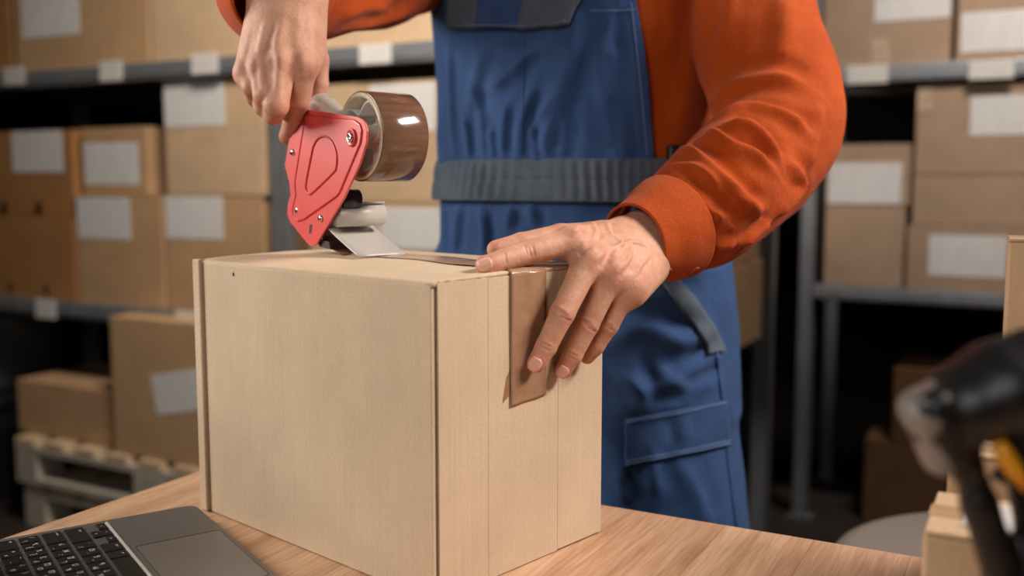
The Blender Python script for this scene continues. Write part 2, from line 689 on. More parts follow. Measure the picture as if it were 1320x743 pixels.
# ---- implicit surfaces (smooth union of tapered capsules -> quads)
class Field:
    def __init__(self, lo, hi, h):
        self.lo = np.array(lo, float)
        self.h = h
        self.n = np.ceil((np.array(hi) - self.lo) / h).astype(int) + 1
        self.V = np.full(self.n, 1.0)
        self.ax = [self.lo[i] + h * np.arange(self.n[i]) for i in range(3)]

    def sub(self, lo, hi):
        a = np.clip(np.floor((np.array(lo) - self.lo) / self.h).astype(int), 0, self.n)
        b = np.clip(np.ceil((np.array(hi) - self.lo) / self.h).astype(int) + 1, 0, self.n)
        return tuple(slice(i, j) for i, j in zip(a, b))

    def pts(self, s):
        return np.meshgrid(self.ax[0][s[0]], self.ax[1][s[1]], self.ax[2][s[2]], indexing='ij')

    def cone(self, a, b, ra, rb, k=0.003, neg=False, squash=None):
        a, b = np.array(a, float), np.array(b, float)
        r = max(ra, rb) + k + 3 * self.h
        s = self.sub(np.minimum(a, b) - r, np.maximum(a, b) + r)
        X, Y, Z = self.pts(s)
        if X.size == 0:
            return
        ab = b - a
        L = max(np.dot(ab, ab), 1e-12)
        px, py, pz = X - a[0], Y - a[1], Z - a[2]
        t = np.clip((px * ab[0] + py * ab[1] + pz * ab[2]) / L, 0, 1)
        dx, dy, dz = px - t * ab[0], py - t * ab[1], pz - t * ab[2]
        if squash is not None:
            n, f = squash
            dn = dx * n[0] + dy * n[1] + dz * n[2]
            dx, dy, dz = dx + n[0] * dn * (f - 1), dy + n[1] * dn * (f - 1), dz + n[2] * dn * (f - 1)
        d = np.sqrt(dx * dx + dy * dy + dz * dz) - (ra + (rb - ra) * t)
        self.merge(s, d, k, neg)

    def merge(self, s, d, k, neg=False):
        v = self.V[s]
        if neg:
            h = np.clip(0.5 - 0.5 * (v + d) / k, 0, 1)
            self.V[s] = v + (-d - v) * h + k * h * (1 - h)
        else:
            h = np.clip(0.5 + 0.5 * (d - v) / k, 0, 1)
            self.V[s] = d + (v - d) * h - k * h * (1 - h)

    def mesh(self):
        V = self.V
        n = self.n
        ins = V < 0
        acc = np.zeros(tuple(n - 1) + (3,))
        cnt = np.zeros(tuple(n - 1))
        cs = [(0, 0, 0), (1, 0, 0), (0, 1, 0), (1, 1, 0), (0, 0, 1), (1, 0, 1), (0, 1, 1), (1, 1, 1)]

        def vw(A, c):
            return A[c[0]:n[0] - 1 + c[0], c[1]:n[1] - 1 + c[1], c[2]:n[2] - 1 + c[2]]
        for c0 in cs:
            for axn in range(3):
                if c0[axn] == 1:
                    continue
                c1 = list(c0)
                c1[axn] = 1
                m = vw(ins, c0) != vw(ins, c1)
                ii = np.nonzero(m)
                v0, v1 = vw(V, c0)[ii], vw(V, c1)[ii]
                t = v0 / (v0 - v1)
                p = np.tile(np.array(c0, float), (len(t), 1))
                p[:, axn] = t
                acc[ii] += p
                cnt[ii] += 1
        act = np.nonzero(cnt)
        idx = np.full(tuple(n - 1), -1)
        idx[act] = np.arange(len(act[0]))
        verts = self.lo + self.h * (np.stack(act, 1) + acc[act] / cnt[act][:, None])
        faces = []
        for axn in range(3):
            b, c = (axn + 1) % 3, (axn + 2) % 3
            sl0 = [slice(None)] * 3
            sl1 = [slice(None)] * 3
            sl0[axn] = slice(0, n[axn] - 1)
            sl1[axn] = slice(1, n[axn])
            m = ins[tuple(sl0)] != ins[tuple(sl1)]
            e = np.stack(np.nonzero(m), 1)
            ok = (e[:, b] > 0) & (e[:, c] > 0) & (e[:, b] < n[b] - 1) & (e[:, c] < n[c] - 1)
            e = e[ok]
            st = ins[tuple(e.T)]

            def id_(db, dc):
                q = e.copy()
                q[:, b] += db
                q[:, c] += dc
                return idx[tuple(q.T)]
            quad = np.stack([id_(-1, -1), id_(0, -1), id_(0, 0), id_(-1, 0)], 1)
            quad[~st] = quad[~st][:, ::-1]
            faces.append(quad)
        me = bpy.data.meshes.new('mesh')
        me.from_pydata(verts.tolist(), [], np.vstack(faces).tolist())
        return me


def relax(me, it=2, f=0.5):
    ne = len(me.edges)
    e = np.empty(ne * 2, dtype=np.int32)
    me.edges.foreach_get('vertices', e)
    e = e.reshape(-1, 2)
    co = getco(me)
    deg = np.bincount(e.ravel(), minlength=len(co))[:, None]
    for i in range(it):
        s = np.zeros_like(co)
        np.add.at(s, e[:, 0], co[e[:, 1]])
        np.add.at(s, e[:, 1], co[e[:, 0]])
        co = co + f * (s / np.maximum(deg, 1) - co)
    setco(me, co)


def solidify(o, t, offset=-1):
    md = o.modifiers.new('thickness', 'SOLIDIFY')
    md.thickness = t
    md.offset = offset
    return md


# ------------------------------------------------------------------ the setting
RANG = math.atan2(E1.y, E1.x)
struct(link('floor', boxmesh((-5, -2.5, -0.1), (6, 7, 0)), M['floor']))
struct(link('ceiling', boxmesh((-5, -2.5, 3.4), (6, 7, 3.5)), M['ceiling']))
struct(link('wall_back', boxmesh((-5, 6.0, 0), (6, 6.15, 3.4)), M['wall']))
struct(link('wall_left', boxmesh((-4.6, -2.5, 0), (-4.45, 6, 3.4)), M['wall']))
struct(link('wall_right', boxmesh((5.4, -2.5, 0), (5.55, 6, 3.4)), M['wall']))
struct(link('wall_front', boxmesh((-5, -2.5, 0), (6, -2.35, 3.4)), M['wall']))

# ------------------------------------------------------------------ table (local x along its back edge)
TC = on_plane(340, 579, (0, 0, TABLE_Z), Vector((0, 0, 1)))
t = thing('packing_table', 'light oak laminate packing table under the carton and the laptop', 'table', (TC.x, TC.y, 0), RANG)
link('table_top', boxmesh((0, -0.82, TABLE_Z - 0.028), (1.9, 0, TABLE_Z), 0.0015), M['table'], t)
for x in (0.06, 1.84):
    for y in (-0.76, -0.06):
        link('leg', boxmesh((x - 0.025, y - 0.025, 0), (x + 0.025, y + 0.025, TABLE_Z - 0.028), 0.003), M['galv_dark'], t)
link('apron', boxmesh((0.085, -0.075, TABLE_Z - 0.09), (1.815, -0.05, TABLE_Z - 0.028)), M['galv_dark'], t)


# ------------------------------------------------------------------ racks
def rack(origin, name, label, s_posts, depth, levels, tags, mats):
    """origin on the front plane; local x along E1, local y away from the camera"""
    r = thing(name, label, 'shelving', (origin.x, origin.y, 0), RANG)
    post_me = {}
    for s in s_posts:
        for y in (0.0, depth - 0.045):
            bm = bmesh.new()
            # open C profile upright
            bm_box(bm, (s - 0.022, y, 0), (s + 0.022, y + 0.004, 2.5))
            bm_box(bm, (s - 0.022, y, 0), (s - 0.018, y + 0.045, 2.5))
            bm_box(bm, (s + 0.018, y, 0), (s + 0.022, y + 0.045, 2.5))
            link('post', fin(bm), mats[0], r)
            link('foot_plate', boxmesh((s - 0.04, y - 0.005, 0), (s + 0.04, y + 0.05, 0.006)), mats[0], r)
    for i in range(len(s_posts) - 1):
        a, b = s_posts[i] + 0.022, s_posts[i + 1] - 0.022
        for z, h in levels:
            for y in (0.0, depth - 0.035):
                bm = bmesh.new()
                bm_box(bm, (a, y, z - h), (b, y + 0.03, z), 0.004)
                bm_box(bm, (a, y - 0.003, z - h * 0.75), (b, y + 0.002, z - h * 0.45))
                link('beam', fin(bm), mats[1], r)
            link('deck', boxmesh((a, 0.031, z - 0.018), (b, depth - 0.037, z - 0.002)), M['deck'], r)
    for (u, v0, v1, wpx) in tags:
        c = on_plane(u, (v0 + v1) / 2, origin + NF * 0.006, NF)
        c2 = on_plane(u, v1, origin + NF * 0.006, NF)
        hh = (c.z - c2.z)
        ww = wpx * c.y / FPX / 0.882 / 2 * 0.96
        lx = (c - origin).dot(E1)
        bm = bmesh.new()
        bm_box(bm, (lx - ww, -0.009, c.z - hh), (lx + ww, -0.006, c.z + hh), 0.002)
        o = link('shelf_tag', fin(bm), M['tag'], r)
    return r


def s_at(u, v, org):
    return (on_plane(u, v, org, NF) - org).dot(E1)


ZU, ZL = 1.395, 0.735
zuL = on_plane(140, 84, RACKL, NF).z
zlL = on_plane(140, 395, RACKL, NF).z
zuR = on_plane(1190, 81, RACKR, NF).z
zlR = on_plane(1190, 374, RACKR, NF).z
print('levels', zuL, zlL, zuR, zlR)
sp = [s_at(357, 240, RACKL), s_at(912, 560, RACKL)]
print('bay', sp)
rack(RACKL, 'storage_rack', 'grey steel rack behind the worker with a light upright left of the tape gun', [sp[0] - 1.36, sp[0], sp[1]], 0.5,
     [(zuL, 0.05), (zlL, 0.05), (2.1, 0.05)],
     [(18, 86, 110, 37), (143, 79, 105, 38), (264, 69, 96, 42), (484, 57, 83, 46), (59, 386, 411, 36), (240, 401, 427, 34)],
     (M['galv'], M['galv']))
spr = s_at(1041, 300, RACKR)
rack(RACKR, 'storage_rack', 'dim grey steel rack at far right holding wide cartons', [spr, spr + 1.45], 0.5,
     [(zuR, 0.05), (zlR, 0.045), (2.1, 0.05)],
     [(1118, 84, 108, 46), (1278, 77, 102, 48)], (M['galv'], M['galv']))


# ------------------------------------------------------------------ cartons
def carton(label, group, org, s0, s1, z0, z1, depth, setback, mat, lab=None, name='carton', handholes=None, extra=None, yaw=0.0, tilt=0.0, seam_front=False):
    """front face from s0..s1 along E1, z0..z1, behind the plane through org by setback"""
    wdt, h = s1 - s0, z1 - z0
    base = org + E1 * ((s0 + s1) / 2) - NF * setback
    t = thing(name, label, 'box', (base.x, base.y, z0), RANG + yaw, group)
    th = 0.004
    x0, x1 = -wdt / 2, wdt / 2
    link('body', boxmesh((x0, 0, 0), (x1, depth, h - th), 0.004), mat, t)
    # two top flaps meeting at a seam that runs along the width, plus sealing tape
    for a, b in ((0.0, depth / 2 - 0.0012), (depth / 2 + 0.0012, depth)):
        link('top_flap', boxmesh((x0, a, h - th), (x1, b, h), 0.0012), mat, t)
    link('sealing_tape', boxmesh((x0 - 0.0006, depth / 2 - 0.024, h - 0.0002), (x1 + 0.0006, depth / 2 + 0.024, h + 0.0006)), M['clear'], t)
    if lab:
        lx0, lx1, lz0, lz1 = lab[:4]
        bm = bmesh.new()
        rot = Matrix.Rotation(lab[4] if len(lab) > 4 else 0.0, 3, 'Y')
        bm_box(bm, (lx0, -0.0014, lz0), (lx1, -0.0004, lz1), 0, rot)
        link('shipping_label', fin(bm), M['label'], t)
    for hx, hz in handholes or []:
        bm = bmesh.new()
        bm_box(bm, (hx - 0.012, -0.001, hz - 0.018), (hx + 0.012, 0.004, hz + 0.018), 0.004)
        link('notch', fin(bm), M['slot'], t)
    for ex in extra or []:
        bm = bmesh.new()
        bm_box(bm, (x0 + ex[0] * wdt, -0.0012, ex[1] * h), (x0 + ex[2] * wdt, -0.0003, ex[3] * h), 0)
        link('clear_tape', fin(bm), M['shine'], t)
    return t


def shine_mat():
    m, nt, bs = newmat('crinkled_clear_tape')
    v = coords(nt)
    nt.links.new(ramp(nt, noise(nt, v, 60, 3), [(0.4, srgb(176, 146, 116)), (0.6, srgb(200, 178, 156))]), bs.inputs['Base Color'])
    bs.inputs['Roughness'].default_value = 0.18
    bump(nt, bs, noise(nt, v, 70, 3), 0.006, 0.9)
    return m


M['shine'] = shine_mat()


def px_carton(label, group, org, u0, u1, vt, vb, z0=None, depth=0.3, setback=0.02, mat='card_mid', lab=None, laba=0.0, **k):
    """carton whose front face is seen between pixel columns u0,u1 and rows vt,vb (rows taken at its middle)"""
    o2 = org - NF * setback
    um = (u0 + u1) / 2
    zt = on_plane(um, vt, o2, NF).z
    zb = on_plane(um, vb, o2, NF).z if z0 is None else z0
    s0 = (on_plane(u0, (vt + vb) / 2, o2, NF) - org).dot(E1)
    s1 = (on_plane(u1, (vt + vb) / 2, o2, NF) - org).dot(E1)
    L = None
    if lab:
        a = on_plane(lab[0], (lab[1] + lab[3]) / 2, o2, NF)
        b = on_plane(lab[2], (lab[1] + lab[3]) / 2, o2, NF)
        c = on_plane((lab[0] + lab[2]) / 2, lab[1], o2, NF)
        d = on_plane((lab[0] + lab[2]) / 2, lab[3], o2, NF)
        mid = (s0 + s1) / 2
        L = ((a - org).dot(E1) - mid, (b - org).dot(E1) - mid, d.z - zb, c.z - zb, laba)
    carton(label, group, org, s0 + 0.001, s1 - 0.001, zb, zt, depth, setback, M[mat], L, **k)
    return zt


G1, G2, G3, G4 = 'cartons on the upper shelf at left', 'cartons on the middle shelf at left', 'cartons on the pallets', 'cartons on the right rack'
# upper shelf, left rack
px_carton('narrow sliver of a brown carton at the far left end of the upper shelf', G1, RACKL, -150, 12, -90, 90, zuL, 0.34, 0.03, 'card_brown')
px_carton('wide tan carton with white label on the upper shelf at far left', G1, RACKL, 16, 190, -110, 82, zuL, 0.34, 0.02, 'card_mid', (28, -20, 102, 47))
px_carton('unlabelled carton on the upper shelf above the gripping hand', G1, RACKL, 193, 352, -110, 74, zuL, 0.34, 0.02, 'card_light')
px_carton('carton on the upper shelf beyond the raised forearm', G1, RACKL, 388, 566, -70, 54, zuL, 0.34, 0.02, 'card_light')
# middle shelf, left rack
z = px_carton('orange-brown carton with notched edges, lower of the far left stack', G2, RACKL, -25, 97, 278, 385, zlL, 0.32, 0.02, 'card_brown', handholes=[(0.072, 0.295), (-0.10, 0.295), (0.09, 0.03), (-0.09, 0.03)])
px_carton('orange-brown carton with white label, upper of the far left stack', G2, RACKL, -25, 95, 169, 278, z + 0.001, 0.32, 0.03, 'card_brown', (16, 169, 81, 222))
z = px_carton('tan carton with label at its top left, below a smaller carton', G2, RACKL, 99, 211, 252, 395, zlL, 0.32, 0.02, 'card_mid', (100, 254, 168, 308))
px_carton('small tan carton with centred label standing on a taller carton', G2, RACKL, 105, 190, 164, 250, z + 0.001, 0.24, 0.04, 'card_mid', (109, 184, 179, 238))
z = px_carton('tan carton with upper left label beside the light grey upright', G2, RACKL, 214, 341, 253, 400, zlL, 0.32, 0.02, 'card_mid', (214, 253, 288, 308))
px_carton('tall tan carton with large white label left of the gripping hand', G2, RACKL, 212, 341, 101, 252, z + 0.001, 0.32, 0.02, 'card_light', (212, 103, 290, 163))
z = px_carton('pale carton with white label directly behind the tape gun flap', G2, RACKL, 400, 575, 262, 425, zlL, 0.32, 0.02, 'card_light', (490, 268, 570, 321))
px_carton('pale carton with white label behind the tape roll', G2, RACKL, 400, 572, 106, 261, z + 0.001, 0.32, 0.02, 'card_light', (477, 108, 561, 170))
z = px_carton('carton at the right end of the rack by the trousers, lower of two', G2, RACKL, 820, 938, 343, 470, zlL, 0.3, 0.02, 'card_mid')
px_carton('carton at the right end of the rack under the elbow, upper of two', G2, RACKL, 818, 936, 235, 342, z + 0.001, 0.3, 0.02, 'card_mid')
# right rack
px_carton('wide carton with cropped label on the upper shelf right of the elbow', G4, RACKR, 1062, 1228, -70, 80, zuR, 0.34, 0.02, 'card_grey', (1128, -14, 1226, 25),
          extra=[(0.40, 0.02, 0.54, 0.23)])
px_carton('carton with large white label at the right end of the upper shelf', G4, RACKR, 1234, 1400, -60, 76, zuR, 0.34, 0.02, 'card_grey', (1239, 14, 1330, 66))
z = px_carton('unlabelled carton under a labelled one on the right rack by its post', G4, RACKR, 1062, 1166, 266, 366, zlR, 0.32, 0.03, 'card_grey')
px_carton('carton with wide grey label below the empty space beside the elbow', G4, RACKR, 1064, 1174, 186, 265, z + 0.001, 0.32, 0.03, 'card_grey', (1068, 210, 1162, 263))
z = px_carton('carton with white label at the bottom of the tall right stack', G4, RACKR, 1168, 1345, 292, 370, zlR, 0.34, 0.01, 'card_grey', (1197, 304, 1298, 357))
z = px_carton('low plain carton in the middle of the tall right stack', G4, RACKR, 1176, 1345, 226, 289, z + 0.001, 0.34, 0.02, 'card_grey')
px_carton('carton with white label and shiny tape corner topping the right stack', G4, RACKR, 1180, 1345, 107, 224, z + 0.001, 0.34, 0.02, 'card_grey', (1251, 123, 1335, 174),
          extra=[(0.002, 0.70, 0.13, 0.97)])
zf = px_carton('dim carton on the floor under the right rack', 'dim cartons on the floor', RACKR, 1113, 1222, 572, 645, 0.0, 0.32, 0.06, 'card_shaded')
zf = px_carton('dim tall carton standing on the floor carton under the right rack', 'dim cartons on the floor', RACKR, 1150, 1250, 478, 570, zf + 0.001, 0.3, 0.06, 'card_shaded')

# pallets ---------------------------------------------------------------
PALO = on_plane(20, 590, RACKL + NF * 0.10, NF)
ps = (PALO - RACKL).dot(E1)


def pallet(label, z0, ds=0.0, dy=0.0):
    o = RACKL + NF * (0.10 - dy) + E1 * (ps + ds)
    t = thing('wooden_pallet', label, 'pallet', (o.x, o.y, z0), RANG, 'pallets stacked under the shelf')
    W_, D_ = 1.2, 0.8
    blocks = [(0, 0.1), (0.53, 0.67), (1.1, 1.2)]
    for yb in (0.0, 0.35, 0.7):
        for a, b in blocks:
            link('block', boxmesh((a, yb, 0.022), (b, yb + 0.1, 0.10), 0.003), M['pallet_grey'], t)
        link('bottom_board', boxmesh((0, yb, 0), (W_, yb + 0.1, 0.022), 0.002), M['pallet_grey'], t)
        link('stringer_board', boxmesh((0, yb, 0.10), (W_, yb + 0.1, 0.122), 0.002), M['pallet_grey'], t)
    nb = 9
    for i in range(nb):
        x = i * (W_ - 0.09) / (nb - 1)
        link('deck_board', boxmesh((x, 0.0, 0.122), (x + 0.09, D_, 0.144), 0.002), M['pallet'], t)
    return t


pallet('greyed wooden pallet on the floor, lower of the two at left', 0.0, 0.02, 0.01)
pallet('pale wooden pallet carrying two cartons, upper of the two at left', 0.145)
RPAL = RACKL + NF * 0.08
px_carton('low flat carton on the left part of the pallet', G3, RPAL, 23, 147, 498, 566, 0.29, 0.34, 0.03, 'card_mid')
px_carton('tall carton with a tilted white label on the pallet', G3, RPAL, 144, 300, 415, 578, 0.29, 0.30, 0.0, 'card_mid', (198, 480, 262, 532), laba=-0.2)

# drum in the dark on the left -------------------------------------------
dp = P(10, 440, 3.62)
t = thing('added_crate', 'unseen black crate added under the grey tub, far left in the dark', 'crate', (dp.x, dp.y, 0), RANG)  # unseen support added under the tub, black to stand in for the dark there
link('body', boxmesh((-0.25, -0.22, 0), (0.25, 0.22, 0.36), 0.02), M['black_rough'], t)
link('rim', boxmesh((-0.265, -0.235, 0.33), (0.265, 0.235, 0.365), 0.01), M['black_rough'], t)
t = thing('plastic_tub', 'dark grey round tub in the shade under the left shelf', 'tub', (dp.x, dp.y, 0.366))
link('body', lathe([(0.0, 0), (0.17, 0), (0.178, 0.01), (0.188, 0.26), (0.19, 0.285), (0.18, 0.285), (0.17, 0.02), (0.0, 0.02)], 40), M['drum'], t, True)
link('rim', lathe([(0.188, 0.265), (0.199, 0.268), (0.199, 0.29), (0.18, 0.29)], 40), M['drum'], t, True)

# grey seat beyond the table ----------------------------------------------
sz = 0.60
spnt = on_plane(1070, 697, (0, 0, sz), Vector((0, 0, 1)))
t = thing('round_stool', 'grey upholstered round stool standing behind the table at right', 'stool', (spnt.x + 0.245, spnt.y - 0.12, 0))
R_ = 0.275
link('seat', lathe([(0, sz - 0.09), (R_ - 0.02, sz - 0.09), (R_, sz - 0.07), (R_ + 0.004, sz - 0.03), (R_ - 0.008, sz - 0.008), (R_ - 0.03, sz - 0.001), (R_ * 0.5, sz + 0.004), (0, sz + 0.005)], 64), M['stool'], t, True)
link('piping', lathe([(R_ + 0.002, sz - 0.034), (R_ + 0.008, sz - 0.03), (R_ + 0.002, sz - 0.025), (R_ - 0.002, sz - 0.03)], 64, closed=True), M['stool'], t, True)
for k in range(4):
    a = PI / 4 + k * PI / 2
    link('leg', cylmesh((0.2 * math.cos(a), 0.2 * math.sin(a), sz - 0.09), (0.26 * math.cos(a), 0.26 * math.sin(a), 0), 0.016, 0.012), M['galv_dark'], t, True)

# ------------------------------------------------------------------ the carton being taped
# local frame: x along right face, y along left face, origin at the near bottom corner
T0 = thing('cardboard_box', 'large tan cardboard box on the table being sealed with brown tape', 'box', B0, BANG)
W_, L_, H_ = BOX_W, BOX_L, BOX_H
th = 0.004


def sheet(fn, nu, nv, thick, name, mat, parent, smooth=True):
    pts = np.array([[fn(i / nu, j / nv) for j in range(nv + 1)] for i in range(nu + 1)], float)
    me = gridmesh(pts)
    o = link(name, me, mat, parent, smooth)
    solidify(o, thick, 0)
    return o


# long left face (x=0 plane), starts 2 mm behind the front edge leaving the dark crease
bm = bmesh.new()
bm_box(bm, (0, 0.0022, 0.001), (th, L_ - 0.013, H_ - 0.004), 0.0009)
link('long_panel', fin(bm), M['card_near'], T0)
# folded end strip at the far left edge, standing proud
bm = bmesh.new()
bm_box(bm, (-0.0035, L_ - 0.0105, 0.001), (0.004, L_ + 0.002, H_ - 0.001), 0.0012)
link('end_fold', fin(bm), M['card_near'], T0)
bm = bmesh.new()
bm_box(bm, (0.0015, L_ - 0.0135, 0.002), (0.004, L_ - 0.0095, H_ - 0.006), 0)
link('fold_core', fin(bm), M['card_edge'], T0)
# right short face (y=0 plane) made of panels between vertical creases
cuts = [0.0052, 0.062, 0.153, W_ - 0.0005]
bm = bmesh.new()
for i in range(3):
    bm_box(bm, (cuts[i] + (0.0001 if i else 0), 0, 0.001 + 0.0008 * (i == 2)), (cuts[i + 1] - 0.0001, th, H_ - 0.002), 0.0004)
bm_box(bm, (0.0052, 0.0004, 0.002), (W_ - 0.001, th - 0.0002, H_ - 0.003))
link('short_panel', fin(bm), M['card_near'], T0)
bm = bmesh.new()
bm_box(bm, (0.0032, 0.0034, 0.002), (0.008, 0.008, H_ - 0.004))
link('corner_core', fin(bm), M['card_edge'], T0)
link('long_panel', boxmesh((W_ - th, 0.004, 0.001), (W_, L_, H_ - 0.004), 0.0009), M['card_near'], T0)
link('short_panel', boxmesh((0.004, L_ - th, 0.001), (W_ - 0.004, L_, H_ - 0.004), 0.0009), M['card_near'], T0)
link('bottom_flap', boxmesh((0.004, 0.004, 0.0005), (W_ - 0.004, L_ - 0.004, 0.004)), M['card_near'], T0)
link('staple', boxmesh((-0.0006, L_ - 0.068, H_ - 0.014), (0.0006, L_ - 0.0665, H_ - 0.0105)), M['slot'], T0)


def flapz(x, y):
    # gently bulging lid, lower at the outer corners
    u = x / (W_ / 2)
    v = y / L_
    return H_ - 0.0022 + 0.0065 * min(1, u) * (0.35 + 0.65 * math.sin(PI * v)) ** 1.0 + 0.0006 * math.sin(v * 23) * u


def f1(a, b):
    x = 0.0005 + a * (W_ / 2 - 0.0015)
    y = 0.001 + b * (L_ - 0.002)
    return (x, y, flapz(x, y) - 0.0018 * (1 - a) ** 6)


def f2(a, b):
    x = 0.0005 + a * (W_ / 2 - 0.0015)
    y = 0.001 + b * (L_ - 0.002)
    return (W_ - x, y, flapz(x, y))


sheet(f1, 16, 40, 0.0034, 'top_flap', M['card_near'], T0)
sheet(f2, 16, 40, 0.0034, 'top_flap', M['card_near'], T0)
# ragged torn edge along the short side top
pts = [(0.006 + i * (W_ - 0.012) / 40, 0.0014 + 0.0003 * math.sin(i * 2.1), H_ - 0.0022 + random.uniform(-0.0005, 0.0004)) for i in range(41)]
link('torn_edge', tube(pts, [0.0010 + random.uniform(0, 0.0004) for _ in pts], 6), M['card_edge'], T0, True)
# tape: over the lid along the seam, bent over the edge and down the right face
TW = 0.046
tx0 = 0.0885


def tfn(a, b):
    x = tx0 + a * TW
    s = b * (0.238 + 0.112)
    if s < 0.232:
        y = 0.232 - s
        z = flapz(min(x, W_ - x), y) + 0.0024 + (0.0030 * math.exp(-((y - 0.05) / 0.022) ** 2) + 0.0016 * math.sin(y * 90) * math.exp(-y / 0.08)) * (0.4 + 0.6 * math.sin(PI * a))
    elif s < 0.238:
        q = (s - 0.232) / 0.006 * PI / 2
        y = -0.0012 * math.sin(q)
        z = H_ + 0.0008 - 0.0025 * (1 - math.cos(q))
    else:
        y = -0.0012 - 0.0006 * math.sin(a * 5 + s * 30) ** 2
        z = H_ - 0.002 - (s - 0.238) + 0.003 * a
    return (x, y, z)


sheet(tfn, 12, 150, 0.0002, 'sealing_tape', M['strip'], T0)
# old tape residue patch and dents on the short panel
bm = bmesh.new()
vs = [bm.verts.new((x, -0.0003, z)) for x, z in ((0.079, 0.150), (0.088, 0.156), (0.0885, 0.178), (0.0845, 0.172))]
bm.faces.new(vs)
link('torn_paper_patch', fin(bm), M['card_edge'], T0)

# ------------------------------------------------------------------ tape gun
GA = Vector((0.78, 0.626, 0)).normalized()                 # roll axis, away from the camera
GB = Vector((-GA.y, GA.x, 0))                              # along the gun, away to the left
GO = on_plane(462, 331, (0, 0, TOP + 0.006), Vector((0, 0, 1))) + GA * 0.025
gun = thing('tape_gun', 'red steel hand tape dispenser loaded with a brown roll on the box top', 'tape dispenser', GO)


def gp(u, v, off):
    """point seen at u,v on the plane parallel to the gun's side at offset off along the axis (gun-local)"""
    return on_plane(u, v, GO + GA * off, GA) - GO


def gpoly(pts, off):
    c = lambda x, y: (350 + x / 3.096, 100 + y / 3.096)
    return [gp(*c(x, y), off) for x, y in pts]


PO = -0.030
outer = [(95, 124), (88, 138), (52, 350), (70, 420), (75, 470), (65, 500), (62, 545), (75, 580), (145, 666), (156, 673), (168, 673), (180, 664),
         (290, 480), (350, 350), (378, 260), (381, 215), (372, 182), (358, 166), (340, 157), (104, 121)]
link('side_plate', prism(gpoly(outer, PO), GA * 0.0022, 0.0006), M['red'], gun)
inner = [(136, 150), (330, 172), (350, 186), (358, 212), (352, 262), (268, 462), (255, 476), (128, 566), (104, 572), (86, 552), (86, 520), (98, 470), (94, 420)]
link('raised_panel', prism(gpoly(inner, PO - 0.0016), GA * 0.002, 0.0010, 3), M['red'], gun)
dl = [(166, 276), (186, 244), (214, 236), (242, 256), (260, 306), (258, 360), (246, 380), (168, 456), (150, 464), (138, 448), (140, 410)]
dl2 = smooth_poly(dl + [dl[0]], 5)[:-1]
link('embossed_loop', tube(gpoly([tuple(p) for p in dl2], PO - 0.0018), 0.0012, 8, True), M['red_dark'], gun, True)
link('embossed_rim', tube(gpoly(inner, PO - 0.0005), 0.0011, 8, True), M['red_dark'], gun, True)
for x, y in ((107, 163), (83, 298), (103, 530), (196, 563)):
    c = gpoly([(x, y)], PO - 0.0006)[0]
    bm = bmesh.new()
    add_cyl(bm, c + GA * 0.001, c - GA * 0.0016, 0.0040, 0.0028, 20)
    s = link('rivet', fin(bm), M['chrome'], gun, True)
    u = GB * 0.0018
    link('rivet_recess', cylmesh(c - GA * 0.0012, c - GA * 0.0018, 0.001, n=6), M['slot'], s)
c = gpoly([(321, 240)], PO - 0.0018)[0]
link('pivot_boss', lathe([(0.0, -0.001), (0.0085, -0.001), (0.0085, 0.0012), (0.0072, 0.0022), (0.006, 0.0012), (0.0, 0.0010)], 32, -GA, c), M['red_dark'], gun, True)
link('pivot_bolt', lathe([(0.0042, 0.0), (0.0046, 0.0030), (0.0034, 0.0038), (0.0022, 0.0028), (0.0022, 0.002), (0, 0.002)], 24, -GA, c), M['chrome'], gun, True)
sl = gpoly([(152, 588), (160, 586), (162, 590), (157, 622), (150, 624), (149, 618)], PO - 0.0003)
link('adjust_slot', prism(sl, GA * 0.0008), M['slot'], gun)
# toothed cutter showing at the left edge
teeth = []
for i in range(9):
    f = i / 8
    x, y = 44 + 54 * f, 346 + 136 * f
    teeth.append((x - (6 if i % 2 == 0 else -3), y))
teeth += [(112, 486), (60, 350)]
link('cutter_teeth', prism(gpoly(teeth, PO + 0.002), GA * 0.001), M['chrome'], gun)
# roll
ROLLC = gp(464, 176, -0.014)
RR = 0.0425
roll = link('tape_roll', lathe([(0.0408, 0), (RR - 0.0006, 0), (RR, 0.0008), (RR, 0.0492), (RR - 0.0006, 0.05), (0.0408, 0.05)], 72, GA, ROLLC, True), M['tape'], gun, True)
link('card_core', lathe([(0.0368, -0.0006), (0.0409, -0.0006), (0.0409, 0.0506), (0.0368, 0.0506)], 72, GA, ROLLC, True), M['core'], roll, True)
